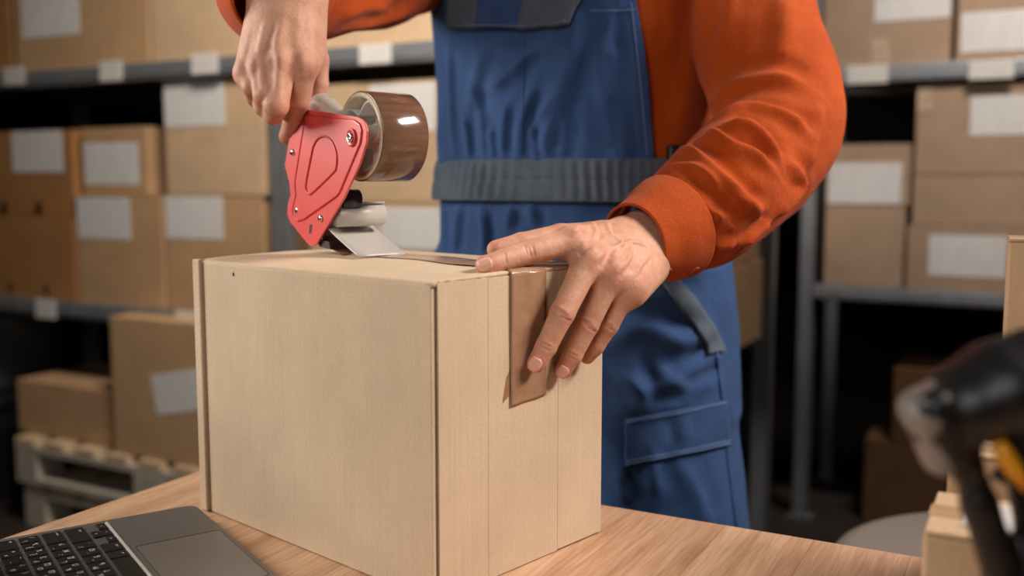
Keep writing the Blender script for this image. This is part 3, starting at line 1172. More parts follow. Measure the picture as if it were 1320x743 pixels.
# three lobed plastic hub inside the core
hub = []
zax = Vector((0, 0, 1))
for i in range(120):
    a = 2 * PI * i / 120
    l = 0.5 + 0.5 * math.cos(3 * (a - 0.35))
    r = 0.0205 + 0.0152 * (1 - (1 - min(1, l * 1.35)) ** 1.7)
    hub.append(ROLLC + (GB * math.cos(a) + zax * math.sin(a)) * r)
rows = []
for tt in (0.001, 0.047):
    rows.append([h + GA * tt for h in hub])
hp = np.array([[tuple(p) for p in r] for r in rows])
ho = link('hub', gridmesh(hp, False, True), M['hub'], gun, True)
solidify(ho, 0.0022, 0)
link('hub_axle', cylmesh(ROLLC + GA * -0.016, ROLLC + GA * 0.045, 0.011, n=28), M['hub'], gun, True)
bm = bmesh.new()
for k in range(3):
    a = 0.35 + 2 * PI * k / 3 + PI / 3
    d = GB * math.cos(a) + zax * math.sin(a)
    n2 = GA.cross(d)
    for s in (-1, 1):
        pass
    pr = [ROLLC + d * 0.009 + n2 * 0.001 + GA * 0.02, ROLLC + d * 0.022 + n2 * 0.001 + GA * 0.02, ROLLC + d * 0.022 - n2 * 0.001 + GA * 0.02, ROLLC + d * 0.009 - n2 * 0.001 + GA * 0.02]
    vv = [bm.verts.new(p) for p in pr]
    f = bm.faces.new(vv)
    r = bmesh.ops.extrude_face_region(bm, geom=[f])
    for v in r['geom']:
        if isinstance(v, bmesh.types.BMVert):
            v.co += GA * 0.025
link('hub_spokes', fin(bm), M['hub'], gun)
# guide roller and the bent grey wiper flap
near = [gp(419, 295, -0.026), gp(461, 331, -0.026)]


def gcurve(pts, off):
    return [gp(u, v, off) for u, v in pts]


prof = smooth_poly([p for p in gcurve([(436, 262), (425, 268), (421, 281), (421, 291), (426, 298), (444, 315), (462, 331)], -0.026)], 6)
rows = np.array([[tuple(Vector(p) + GA * a) for p in prof] for a in np.linspace(0, 0.052, 5)])
wf = link('wiper_flap', gridmesh(rows), M['grey_plastic'], gun, True)
solidify(wf, 0.0014, 0)
c = gp(434, 278, -0.024)
link('guide_roller', cylmesh(c, c + GA * 0.050, 0.0112, n=28), M['grey_plastic'], gun, True)
c = gp(440, 257, -0.022)
link('press_roller', cylmesh(c, c + GA * 0.018, 0.0095, n=28), M['blue_roller'], gun, True)
# blade bar and the tape web running down to the lid
c = gp(412, 306, -0.026)
web = [gp(421, 276, -0.023), gp(415, 288, -0.023), gp(413, 298, -0.023), gp(420, 315, -0.023), gp(440, 329, -0.023)]
rows = np.array([[tuple(Vector(p) + GA * a) for p in smooth_poly(web, 6)] for a in np.linspace(0, 0.046, 4)])
tw = link('tape_web', gridmesh(rows), M['tape'], gun, True)
solidify(tw, 0.0003, 0)
link('blade_bar', prism([gp(407, 308, -0.026), gp(424, 312, -0.026), gp(426, 322, -0.026), gp(412, 318, -0.026)], GA * 0.05), M['slot'], gun)
# frame arm between plate and roll, handle under the hand
link('frame_arm', prism([gp(392, 142, -0.026), gp(440, 148, -0.026), gp(458, 178, -0.026), gp(420, 258, -0.026), gp(396, 250, -0.026)], GA * 0.012, 0.002), M['grey_plastic'], gun)
hpth = [gp(446, 156, -0.012), gp(428, 143, -0.010), gp(412, 134, -0.004), gp(385, 122, 0.004), gp(352, 116, 0.012), gp(336, 117, 0.016)]
sm = smooth_poly(hpth, 6)
link('handle', tube([Vector(p) for p in sm], [0.0075 + 0.005 * min(1, i / 12) for i in range(len(sm))], 16), M['grey_plastic'], gun, True)

# ------------------------------------------------------------------ laptop
LZ = TABLE_Z + 0.016
LC = on_plane(251, 650, (0, 0, LZ), Vector((0, 0, 1)))
LU = Vector((0.825, 0.565, 0)).normalized()
LF = Vector((LU.y, -LU.x, 0))
# local frame: x = -LF (to the user's right), y = -LU (away from the user). origin at the front right corner
lap = thing('laptop', 'open dark grey laptop at the lower left with black keys and trackpad', 'laptop', (LC.x, LC.y, TABLE_Z), math.atan2(-LF.y, -LF.x))
LWID, LDEP = 0.304, 0.215


def rrect(x0, y0, x1, y1, r, n=6):
    out = []
    for cx, cy, a0 in ((x1 - r, y1 - r, 0), (x0 + r, y1 - r, PI / 2), (x0 + r, y0 + r, PI), (x1 - r, y0 + r, 1.5 * PI)):
        for i in range(n + 1):
            a = a0 + PI / 2 * i / n
            out.append((cx + r * math.cos(a), cy + r * math.sin(a)))
    return out


def flat(pts, z0, z1, bev=0.0):
    return prism([Vector((x, y, z0)) for x, y in pts], (0, 0, z1 - z0), bev)


link('base', flat(rrect(-LWID, 0, 0, LDEP, 0.012), 0.002, 0.016, 0.0012), M['lap'], lap)
for x in (-0.03, LWID * -1 + 0.03):
    for y in (0.03, LDEP - 0.03):
        link('foot', cylmesh((x, y, 0), (x, y, 0.003), 0.008), M['black_rough'], lap)
wx0, wx1, wy0, wy1 = -LWID + 0.010, -0.0105, 0.0865, 0.0865 + 0.113
link('keyboard_well', flat(rrect(wx0, wy0, wx1, wy1, 0.003), 0.01585, 0.01610), M['well'], lap)
link('well_highlight', tube([Vector((wx0, wy0 - 0.0006, 0.0163)), Vector((wx1, wy0 - 0.0006, 0.0161))], 0.0017, 8), M['grey_plastic'], lap, True)  # pale strip stands in for the highlight along the well's front edge
tp = rrect(-0.216, 0.004, -0.0875, 0.079, 0.004)
link('trackpad', flat(tp, 0.0158, 0.01612), M['pad'], lap)
link('trackpad_gap', tube([Vector((x, y, 0.0160)) for x, y in tp], 0.0004, 6, True), M['slot'], lap)
# notch in the front edge for opening the lid
link('finger_notch', boxmesh((-0.19, -0.0005, 0.0125), (-0.115, 0.0035, 0.0157), 0.001), M['well'], lap)
KP = 0.0191
font_cache = {}


def text_mesh(s, size):
    if (s, size) in font_cache:
        return font_cache[(s, size)]
    cu = bpy.data.curves.new('legend', 'FONT')
    cu.body = s
    cu.size = size
    cu.align_x = 'CENTER'
    cu.align_y = 'CENTER'
    cu.resolution_u = 2
    o = bpy.data.objects.new('legend', cu)
    COL.objects.link(o)
    dg = bpy.context.evaluated_depsgraph_get()
    me = bpy.data.meshes.new_from_object(o.evaluated_get(dg))
    bpy.data.objects.remove(o)
    me.materials.clear()
    me.materials.append(M['legend'])
    font_cache[(s, size)] = me
    return me


key_cache = {}


def key(xr, y, wk, hk, legends):
    """key whose right edge is at xr and lower edge at y"""
    kk = (round(wk, 4), round(hk, 4))
    if kk not in key_cache:
        key_cache[kk] = flat(rrect(-wk / 2, -hk / 2, wk / 2, hk / 2, 0.0018, 3), 0.0, 0.0016, 0.0003)
        key_cache[kk].materials.append(M['key'])
    o = bpy.data.objects.new('key', key_cache[kk])
    COL.objects.link(o)
    o.parent = lap
    o.location = (xr - wk / 2, y + hk / 2, 0.0159)
    for s, dx, dy, size in legends:
        l = bpy.data.objects.new('key_legend', text_mesh(s, size))
        COL.objects.link(l)
        l.parent = o
        l.location = (dx * wk, dy * hk, 0.00166)


def pair(a, b):
    return [(a, -0.22, 0.2, 0.0064), (b, 0.2, -0.2, 0.0064)]


GAP = 0.0026
rows_ = [
    (['cmd', 'opt', 'space', 'cmd', 'opt', 'ctrl', 'fn'], [1.25, 1.0, 5.0, 1.25, 1.0, 1.0, 1.0]),
    (['shift', '/.', '.Ю', ',Б', 'MЬ', 'NТ', 'BИ', 'VМ', 'CС', 'XЧ', 'ZЯ', 'shift'], [2.25] + [1] * 10 + [2.05]),
    (['ret', "'Э", ';Ж', 'LД', 'KЛ', 'JО', 'HР', 'GП', 'FА', 'DВ', 'SЫ', 'AФ', 'caps'], [1.75] + [1] * 11 + [1.55]),
    (['\\/', ']Ъ', '[Х', 'PЗ', 'OЩ', 'IШ', 'UГ', 'YН', 'TЕ', 'RК', 'EУ', 'WЦ', 'QЙ', 'tab'], [1.0] + [1] * 12 + [1.3]),
    (['del', '=+', '-_', '0)', '9(', '8*', '7&', '6^', '5%', '4$', '3#', '2@', '1!', '§±'], [1.5] + [1] * 12 + [0.8]),
]
xk0 = wx1 - 0.001
y = wy0 + 0.0018
for ri, (names, wu) in enumerate(rows_):
    x = xk0
    hk = KP - GAP
    if ri == 0:
        aw = (KP - GAP)
        ah = hk / 2 - 0.0003
        for j, (c, hy) in enumerate((('▸', 0), ('▾', 0), ('▴', 1), ('◂', 0))):
            pass
        key(x, y, aw, ah, [('>', 0, 0, 0.005)])
        key(x - KP, y, aw, ah, [('v', 0, 0, 0.004)])
        key(x - KP, y + hk / 2 + 0.0003, aw, ah, [('^', 0, -0.1, 0.006)])
        key(x - 2 * KP, y, aw, ah, [('<', 0, 0, 0.005)])
        x -= 3 * KP
    for nme, u in zip(names, wu):
        wk = u * KP - GAP
        if nme in ('cmd', 'opt', 'shift', 'ret', 'caps', 'tab', 'del', 'ctrl', 'fn'):
            lg = [({'cmd': 'cmd', 'opt': 'alt', 'ret': 'enter'}.get(nme, nme), 0.25 if u > 1.3 else 0.0, -0.25, 0.0034)]
        elif nme == 'space':
            lg = []
        else:
            lg = pair(nme[0], nme[1])
        key(x, y, wk, hk, lg)
        x -= u * KP
    y += KP
# function row
x = xk0
for k in range(14):
    key(x, y, KP - GAP, 0.0105, [('F%d' % (13 - k), 0.1, -0.1, 0.003)] if k else [])
    x -= KP
hinge = link('hinge', tube([Vector((-LWID + 0.03, LDEP - 0.004, 0.017)), Vector((-0.03, LDEP - 0.004, 0.017))], 0.0045, 12), M['black_rough'], lap, True)
bm = bmesh.new()
la = math.radians(18)
R3 = Matrix.Rotation(-la, 3, 'X')
for v in bm_box(bm, (-LWID, LDEP - 0.005, 0.018), (0, LDEP, 0.018 + 0.212), 0.0015):
    q = v.co - Vector((0, LDEP - 0.003, 0.018))
    v.co = R3 @ q + Vector((0, LDEP - 0.003, 0.018))
lid = link('lid', fin(bm), M['lap'], lap)
bm = bmesh.new()
for v in bm_box(bm, (-LWID + 0.006, LDEP - 0.0056, 0.026), (-0.006, LDEP - 0.0049, 0.018 + 0.206)):
    q = v.co - Vector((0, LDEP - 0.003, 0.018))
    v.co = R3 @ q + Vector((0, LDEP - 0.003, 0.018))
link('screen', fin(bm), M['scan_black'], lid)

# ------------------------------------------------------------------ parcels and scanner at the lower right
G5 = 'small parcels at the right end of the table'


def parcel(label, u0, v_top, Y, wdt, dep, h, yaw, mat, lab=None):
    """near left upright edge seen at column u0, on the table"""
    p = P(u0, v_top, Y)
    t = thing('parcel', label, 'box', (p.x, p.y, TABLE_Z), yaw, G5)
    link('body', boxmesh((0, 0, 0), (wdt, dep, h - 0.003), 0.003), M[mat], t)
    link('top_flap', boxmesh((0.0005, 0.0005, h - 0.003), (wdt - 0.0005, dep / 2 - 0.001, h), 0.0012), M[mat], t)
    link('top_flap', boxmesh((0.0005, dep / 2 + 0.001, h - 0.003), (wdt - 0.0005, dep - 0.0005, h), 0.0012), M[mat], t)
    link('sealing_tape', boxmesh((-0.0004, dep / 2 - 0.012, h - 0.0004), (wdt + 0.0004, dep / 2 + 0.012, h + 0.0005)), M['clear'], t)
    if lab:
        link('shipping_label', boxmesh((lab[0], lab[1], h + 0.0002), (lab[2], lab[3], h + 0.001)), M['label'], t)
    return t


def htop(v, Y):
    return P(660, v, Y).z - TABLE_Z


parcel('small tan parcel with a white label on top, nearest at lower right', 1190, 684, 0.60, 0.11, 0.09, htop(684, 0.60), RANG, 'card_light', (0.02, 0.02, 0.09, 0.075))
parcel('small orange-tan parcel seen through the gap under the scanner', 1222, 590, 0.71, 0.075, 0.05, htop(583, 0.71), RANG, 'card_light')
parcel('tall pale parcel cut by the right edge of the frame', 1299, 305, 0.80, 0.12, 0.045, htop(307, 0.80), RANG, 'card_light')

SY = 0.47
sb = P(1330, 760, SY)
scn = thing('barcode_scanner', 'blurred black handheld barcode scanner with yellow trigger in the right foreground', 'scanner', (sb.x, sb.y, TABLE_Z))
O_ = Vector((sb.x, sb.y, TABLE_Z))
sp_ = lambda u, v, dy=0.0: P(u, v, SY + dy)
fl = Field((sb.x - 0.10, SY - 0.08, TABLE_Z - 0.002), (sb.x + 0.10, SY + 0.08, 0.99 + 0.1), 0.0025)
pa = [sp_(1208, 545), sp_(1245, 520), sp_(1290, 500), sp_(1345, 490), sp_(1400, 500)]
ra = [0.014, 0.019, 0.0225, 0.025, 0.022]
for i in range(4):
    fl.cone(pa[i], pa[i + 1], ra[i], ra[i + 1], 0.004, squash=((0, 1, 0), 0.8))
fl.cone(sp_(1330, 545), sp_(1345, 640), 0.016, 0.014, 0.01)
fl.cone(sp_(1345, 640), sp_(1362, 860), 0.014, 0.017, 0.006)
fl.cone(sp_(1243, 585), sp_(1262, 650), 0.0055, 0.0075, 0.006)
fl.cone(sp_(1262, 650), sp_(1302, 770), 0.0085, 0.010, 0.006)
fl.cone(sp_(1302, 770), sp_(1352, 880), 0.010, 0.012, 0.01)
fl.cone(sp_(1222, 555), sp_(1243, 600), 0.014, 0.008, 0.006)
fl.cone(sp_(1206, 525, -0.012), sp_(1232, 590, -0.010), 0.009, 0.008, 0.004)
fl.cone(sp_(1290, 612), sp_(1345, 612), 0.0045, 0.006, 0.004)
me = fl.mesh()
relax(me, 2)
setco(me, getco(me) - np.array(O_[:]))
link('body', me, M['scan_black'], scn, True)
fl = Field((sb.x - 0.11, SY - 0.06, 0.9), (sb.x + 0.02, SY + 0.06, 1.06), 0.002)
nose = [sp_(1190, 510), sp_(1186, 545), sp_(1200, 585)]
fl.cone(sp_(1214, 503), sp_(1190, 530), 0.0065, 0.0085, 0.005, squash=((0, 1, 0), 0.5))
fl.cone(sp_(1190, 530), sp_(1212, 592), 0.0095, 0.0080, 0.005, squash=((0, 1, 0), 0.5))
me = fl.mesh()
relax(me, 2)
setco(me, getco(me) - np.array(O_[:]))
link('nose_bumper', me, M['scan_grey'], scn, True)
link('trigger', tube([sp_(1286, 570, -0.012) - O_, sp_(1296, 588, -0.014) - O_, sp_(1308, 606, -0.014) - O_, sp_(1325, 630, -0.012) - O_], [0.0035, 0.0045, 0.0045, 0.003], 12), M['yellow'], scn, True)
bp = sp_(1356, 870) - O_
link('stand_base', lathe([(0, 0), (0.05, 0), (0.052, 0.004), (0.045, 0.012), (0.018, 0.018), (0.014, bp.z), (0, bp.z)], 40, None, (bp.x, bp.y, 0)), M['scan_black'], scn, True)

# ------------------------------------------------------------------ the worker
PC = Vector((0.078, 1.37, 0))
PL = E1.copy()                                  # the worker's left (viewer's right, nearer)
PF = NF.copy()                                  # facing the camera side of the table
wk = thing('person', 'worker in orange shirt and blue bib overalls pressing a tape gun along a box', 'person', (PC.x, PC.y, 0))
PO_ = np.array(PC[:])


def plink(name, me, mat, parent=None, smooth=True):
    """mesh given in world coordinates -> child of the worker"""
    setco(me, getco(me) - PO_)
    o = link(name, me, mat, parent or wk, smooth)
    return o


# torso cross-sections: z -> half width, half depth, lateral shift, forward shift
TZ = np.array([0.55, 0.80, 0.90, 0.97, 1.07, 1.12, 1.22, 1.32, 1.42, 1.50, 1.56])
TA = np.array([0.20, 0.212, 0.210, 0.202, 0.188, 0.183, 0.190, 0.200, 0.205, 0.185, 0.09])
TB = np.array([0.13, 0.138, 0.136, 0.128, 0.118, 0.117, 0.124, 0.132, 0.128, 0.105, 0.07])
TS = np.array([0.02, 0.016, 0.014, 0.010, 0.0, 0.002, 0.012, 0.014, 0.010, 0.0, 0.0])


def tors(z, phi, off=0.0):
    a, b, s = np.interp(z, TZ, TA) + off, np.interp(z, TZ, TB) + off, np.interp(z, TZ, TS)
    sn, cs = math.sin(phi), math.cos(phi)
    e = 0.86
    x = a * math.copysign(abs(sn) ** e, sn) + s
    y = b * math.copysign(abs(cs) ** e, cs)
    return PC + PL * x + PF * y + Vector((0, 0, z))


def phi_at(z, u, off=0.0):
    best = None
    for d in np.arange(-20, 100, 1.0):
        q = proj(tors(z, math.radians(d), off))[0]
        if best is None or abs(q - u) < best[0]:
            best = (abs(q - u), d)
    return math.radians(best[1])


def torso_patch(z0, z1, ph0, ph1, off, nz, nphi, fn=None):
    """ph0, ph1: functions of z (radians)"""
    pts = np.zeros((nz + 1, nphi + 1, 3))
    for i in range(nz + 1):
        z = z0 + (z1 - z0) * i / nz
        a, b = ph0(z), ph1(z)
        for j in range(nphi + 1):
            f = j / nphi
            o = off + (fn(i / nz, f, z) if fn else 0)
            pts[i, j] = tors(z, a + (b - a) * f, o)
    return pts


def patch_on(bvh, quad, nu, nv, off, thick, name, mat, parent, arc=None):
    """cloth piece lying on a surface, outlined by four corners (a b along the top, d c along the bottom)"""
    a, b, c, d = [np.array(q, float) for q in quad]
    pts = np.full((nu + 1, nv + 1, 3), np.nan)
    for i in range(nu + 1):
        for j in range(nv + 1):
            s, t_ = i / nu, j / nv
            q = (a * (1 - t_) + b * t_) * (1 - s) + (d * (1 - t_) + c * t_) * s
            if arc:
                q = q + np.array(arc) * 4 * t_ * (1 - t_) * (1 if len(arc) == 2 else 1)
            h, n = cast(bvh, *q)
            if h is not None:
                pts[i, j] = h + n * off
    for i in range(nu + 1):           # fill misses from the neighbours
        for j in range(nv + 1):
            if np.isnan(pts[i, j, 0]):
                g = [(abs(i - k) + abs(j - l), k, l) for k in range(nu + 1) for l in range(nv + 1) if not np.isnan(pts[k, l, 0])]
                if not g:
                    return None
                _, k, l = min(g)
                pts[i, j] = pts[k, l]
    for _ in range(2):
        q = pts.copy()
        q[1:-1, 1:-1] = (pts[1:-1, 1:-1] * 2 + pts[:-2, 1:-1] + pts[2:, 1:-1] + pts[1:-1, :-2] + pts[1:-1, 2:]) / 6
        pts = q
    o = plink(name, gridmesh(pts), mat, parent)
    solidify(o, thick, 0)
    return o


def strip_on(bvh, line, wpx, off, thick, name, mat, parent, nv=5, n=8):
    """band of cloth following a line over a surface; wpx is its width in pixels there"""
    l = smooth_poly(line, n)
    tg = np.gradient(l, axis=0)
    nr = np.stack([-tg[:, 1], tg[:, 0]], 1)
    nr /= np.linalg.norm(nr, axis=1)[:, None]
    rows = []
    for p, k in zip(l, nr):
        row = []
        for j in range(nv + 1):
            h, nn = cast(bvh, *(p + k * wpx * (j / nv - 0.5)))
            row.append(None if h is None else tuple(h + nn * off))
        if all(r is not None for r in row):
            rows.append(row)
    if len(rows) < 2:
        return None
    o = plink(name, gridmesh(np.array(rows)), mat, parent)
    solidify(o, thick, 0)
    return o


# --- hands (implicit surface, one field for each) -----------------------
def V3(p):
    return np.array(p[:], float)


def build_hand(lo, hi, h, fingers, palm, kpalm, extra=()):
    fd = Field(lo, hi, h)
    for f in fingers:
        joints, radii = f
        for i in range(len(joints) - 1):
            fd.cone(joints[i], joints[i + 1], radii[i], radii[i + 1], 0.0026 if i else 0.0022)
    fp = Field(lo, hi, h)
    for a, b, ra, rb in palm:
        fp.cone(a, b, ra, rb, 0.012)
    s = tuple(slice(None) for _ in range(3))
    fd.merge(s, fp.V, kpalm)
    for e in extra:
        fd.cone(*e)
    me = fd.mesh()
    relax(me, 3, 0.5)
    return me


def face_pt(u, v, off):
    return on_plane(u, v, B0 + BN * off, BN)


# left hand on the carton
lw = P(822, 314, 0.962)
l_mcp = [P(735, 312, 0.885), P(758, 336, 0.876), P(788, 352, 0.882), P(812, 366, 0.894)]
l_fing = [
    ([l_mcp[0], P(684, 325, 0.862), P(648, 336, 0.843), P(625, 342, 0.828)], [0.0125, 0.0108, 0.0093, 0.0082]),
    ([l_mcp[1], face_pt(725, 404, 0.021), face_pt(704, 447, 0.013), face_pt(691, 469, 0.0085)], [0.0125, 0.0108, 0.0092, 0.0080]),
    ([l_mcp[2], face_pt(757, 419, 0.022), face_pt(738, 458, 0.014), face_pt(726, 477, 0.0085)], [0.0120, 0.0103, 0.0088, 0.0077]),
    ([l_mcp[3], face_pt(784, 420, 0.026), face_pt(768, 446, 0.017), face_pt(757, 460, 0.010)], [0.0110, 0.0092, 0.0080, 0.0070]),
    ([P(772, 306, 0.948), P(722, 306, 0.925), P(672, 315, 0.905), P(640, 322, 0.893)], [0.0150, 0.0125, 0.0105, 0.0088]),
]
fa = P(890, 278, 1.02)
up_ = Vector((0, 0, 1))
carp = [lw + Vector((-0.020, -0.002, 0.006)), lw + Vector((-0.008, -0.006, 0.004)), lw + Vector((0.004, -0.006, -0.002)), lw + Vector((0.012, 0.0, -0.012))]
l_palm = [(carp[i], l_mcp[i], 0.0165, 0.0128) for i in range(4)]
l_palm += [(carp[i] - up_ * 0.012, l_mcp[i] - up_ * 0.008 + Vector((0.004, 0.006, 0)), 0.014, 0.0105) for i in range(4)]
l_palm += [(carp[0] - up_ * 0.010, P(745, 318, 0.915), 0.017, 0.012), (carp[3] - up_ * 0.012, l_mcp[3] - up_ * 0.010, 0.016, 0.011)]
l_palm += [(lw + Vector((-0.012, 0, 0.002)), fa + Vector((-0.012, 0, 0.004)), 0.0215, 0.026), (lw + Vector((0.010, 0, -0.008)), fa + Vector((0.012, 0, -0.006)), 0.0205, 0.026)]
# tendons
l_ext = []
for i, m in enumerate(l_mcp):
    d = Vector((-0.15, -0.45, 0.9)).normalized()
    l_ext.append((carp[i] * 0.45 + m * 0.55 + d * 0.0120, m + d * 0.0112, 0.0022, 0.0030, 0.006))
    l_ext.append((m + d * 0.0062, m + d * 0.0064, 0.0082, 0.0082, 0.005))
allp = np.array([V3(p) for f in l_fing for p in f[0]] + [V3(fa)])
lo, hi = allp.min(0) - 0.04, allp.max(0) + 0.04
left_me = build_hand(lo, hi, 0.0011, l_fing, l_palm, 0.008, l_ext)
# right hand round the handle
rw = P(368, -6, 1.015)
r_mcp = [P(391, 84, 0.986), P(363, 82, 0.978), P(338, 87, 0.984), P(318, 95, 0.994)]
r_fing = [
    ([r_mcp[0], P(386, 130, 0.996), P(377, 158, 1.026), P(370, 176, 1.046)], [0.0128, 0.0108, 0.0094, 0.0084]),
    ([r_mcp[1], P(356, 136, 0.968), P(352, 148, 1.000), P(362, 138, 1.022)], [0.0125, 0.0118, 0.0100, 0.0088]),
    ([r_mcp[2], P(341, 122, 0.972), P(340, 138, 1.000), P(350, 130, 1.022)], [0.0120, 0.0108, 0.0095, 0.0085]),
    ([r_mcp[3], P(325, 112, 0.984), P(328, 126, 1.006), P(338, 122, 1.022)], [0.0108, 0.0095, 0.0086, 0.0078]),
    ([P(398, 40, 1.03), P(409, 78, 1.036), P(410, 108, 1.036), P(408, 128, 1.034)], [0.0150, 0.0118, 0.0105, 0.0090]),
]
rfa = P(398, -26, 1.12)
rc = [rw + Vector((0.017, -0.006, 0.0)), rw + Vector((0.006, -0.012, 0.0)), rw + Vector((-0.006, -0.012, 0.0)), rw + Vector((-0.018, -0.004, -0.002))]
r_palm = [(rc[i], r_mcp[i], 0.0165, 0.0125) for i in range(4)]
bk = Vector((0.004, 0.016, 0.004))
r_palm += [(rc[i] + bk, r_mcp[i] + bk * 0.9, 0.0155, 0.0115) for i in range(4)]
r_palm += [(rc[0] + bk * 1.2, P(402, 70, 1.015), 0.016, 0.013)]
r_palm += [(rw + Vector((-0.013, -0.004, 0)), rfa + Vector((-0.012, 0, 0)), 0.0205, 0.026), (rw + Vector((0.013, -0.004, 0)), rfa + Vector((0.012, 0, 0)), 0.0205, 0.026)]
r_ext = []
for i, m in enumerate(r_mcp):
    d = Vector((-0.05, -0.88, 0.45)).normalized()
    l_ = rc[i] * 0.5 + m * 0.5
    r_ext.append((l_ + Vector((0, -0.0125, 0)), m + d * 0.0105, 0.0022, 0.0032, 0.006))
    r_ext.append((m + d * 0.0062, m + d * 0.0064, 0.0080, 0.0080, 0.005))
allp = np.array([V3(p) for f in r_fing for p in f[0]] + [V3(rfa), V3(rw)])
lo, hi = allp.min(0) - 0.04, allp.max(0) + 0.04
right_me = build_hand(lo, hi, 0.0012, r_fing, r_palm, 0.008, r_ext)

# veins and creases on the left hand
apply_folds(left_me, [
    ([(762, 286), (768, 298), (764, 310)], 0.0011, 0.0028, 0.9), ([(782, 283), (786, 300), (800, 314), (792, 328)], 0.0012, 0.0026, 0.9),
    ([(832, 316), (815, 312), (800, 316), (788, 320)], 0.0012, 0.0026, 0.9), ([(815, 312), (812, 330), (806, 345)], 0.0009, 0.0026, 0.9),
    ([(836, 330), (826, 342), (820, 352)], 0.0008, 0.0026, 0.9), ([(748, 290), (738, 300)], 0.0008, 0.003, 0.9),
    ([(744, 330), (752, 322), (764, 312)], -0.0014, 0.0040, 1.0), ([(772, 346), (780, 336), (790, 326)], -0.0014, 0.0040, 1.0), ([(799, 360), (806, 350), (814, 340)], -0.0010, 0.0035, 1.0),
], 1.5)
apply_folds(left_me, [([(c[0] - 7 * c[2], c[1] - 7 * c[3]), (c[0], c[1]), (c[0] + 7 * c[2], c[1] + 7 * c[3])], -0.0007, 0.0012, 1.0) for c in [
    (678, 322, .3, 1), (683, 325, .3, 1), (688, 324, .2, 1), (652, 333, .2, 1),
    (722, 400, 1, .5), (726, 405, 1, .5), (729, 411, 1, .5), (704, 445, 1, .5), (702, 449, 1, .5),
    (756, 415, 1, .5), (759, 420, 1, .5), (762, 425, 1, .5), (738, 457, 1, .5), (736, 461, 1, .5), (783, 418, 1, .5), (785, 423, 1, .5)]])
apply_folds(right_me, [
    ([(346, 24), (340, 44), (334, 66)], 0.0008, 0.0042, 1.0), ([(364, 30), (356, 50), (352, 68)], 0.0009, 0.0042, 1.0), ([(386, 15), (382, 40), (380, 64)], 0.0008, 0.0042, 1.0),
    ([(330, 70), (329, 86), (330, 104), (333, 122)], -0.0014, 0.0050, 1.0), ([(350, 64), (350, 82), (349, 100), (348, 122)], -0.0016, 0.0052, 1.0),
    ([(376, 66), (377, 84), (374, 104), (370, 126)], -0.0018, 0.0055, 1.0)], 1.2)


def redness(me, spots, base=0.04):
    co = getco(me)
    r = np.full(len(co), base)
    for p, s, a in spots:
        d = np.linalg.norm(co - V3(p), axis=1)
        r = np.maximum(r, a * np.exp(-(d / s) ** 2))
    return r


lr = redness(left_me, [(p, 0.016, 0.55) for p in l_mcp] + [(f[0][1], 0.013, 0.5) for f in l_fing] + [(f[0][2], 0.012, 0.4) for f in l_fing] + [(f[0][3], 0.015, 0.5) for f in l_fing])
rr_ = redness(right_me, [(p, 0.015, 0.55) for p in r_mcp] + [(f[0][1], 0.016, 0.45) for f in r_fing] + [(f[0][3], 0.015, 0.5) for f in r_fing])

# coarse body under the clothes
bf = Field((PC.x - 0.6, 0.85, 0.0), (PC.x + 0.6, 1.75, 1.86), 0.010)
zc_ = np.linspace(0.85, 1.45, 9)
for i in range(8):
    for sx in (-1, 1):
        z0, z1 = zc_[i], zc_[i + 1]
        a0 = np.interp(z0, TZ, TA) * 0.42
        b0 = np.interp(z0, TZ, TB) * 0.66
        b1 = np.interp(z1, TZ, TB) * 0.66
        bf.cone(PC + PL * (sx * a0) + up_ * z0, PC + PL * (sx * np.interp(z1, TZ, TA) * 0.42) + up_ * z1, b0, b1, 0.04)
LSH = P(940, -140, 1.285)
RSH = PC - PL * 0.185 + up_ * 1.42
LEL = P(1000, 175, 1.145)
REL = P(468, -25, 1.25)
for a, b, ra, rb in ((LSH, LEL, 0.040, 0.036), (LEL, fa, 0.040, 0.028), (RSH, REL, 0.045, 0.038), (REL, rfa, 0.038, 0.028)):
    bf.cone(a, b, ra, rb, 0.02)
hd = PC + PF * 0.04 + up_ * 1.70
bf.cone(PC + up_ * 1.46, PC + PF * 0.02 + up_ * 1.60, 0.058, 0.054, 0.03)
bf.cone(hd + up_ * 0.03 - PF * 0.02, hd + up_ * 0.02 + PF * 0.015, 0.082, 0.078, 0.02)
bf.cone(hd - up_ * 0.04 + PF * 0.03, hd - up_ * 0.075 + PF * 0.05, 0.06, 0.042, 0.03)
bf.cone(hd + up_ * 0.0 + PF * 0.09, hd - up_ * 0.03 + PF * 0.108, 0.010, 0.015, 0.015)
for sx in (-1, 1):
    bf.cone(hd + PL * (0.078 * sx) + up_ * 0.015, hd + PL * (0.08 * sx) - up_ * 0.025, 0.016, 0.012, 0.01)
    hip = PC + PL * (0.10 * sx) + up_ * 0.86
    kn = PC + PL * (0.15 * sx) + PF * 0.02 + up_ * 0.48
    an = PC + PL * (0.16 * sx) - PF * 0.02 + up_ * 0.09
    bf.cone(hip, kn, 0.08, 0.055, 0.03)
    bf.cone(kn, an, 0.052, 0.036, 0.02)
    bf.cone(an - up_ * 0.03, an - up_ * 0.045 + PF * 0.14, 0.038, 0.03, 0.02)
core_me = bf.mesh()
relax(core_me, 2)
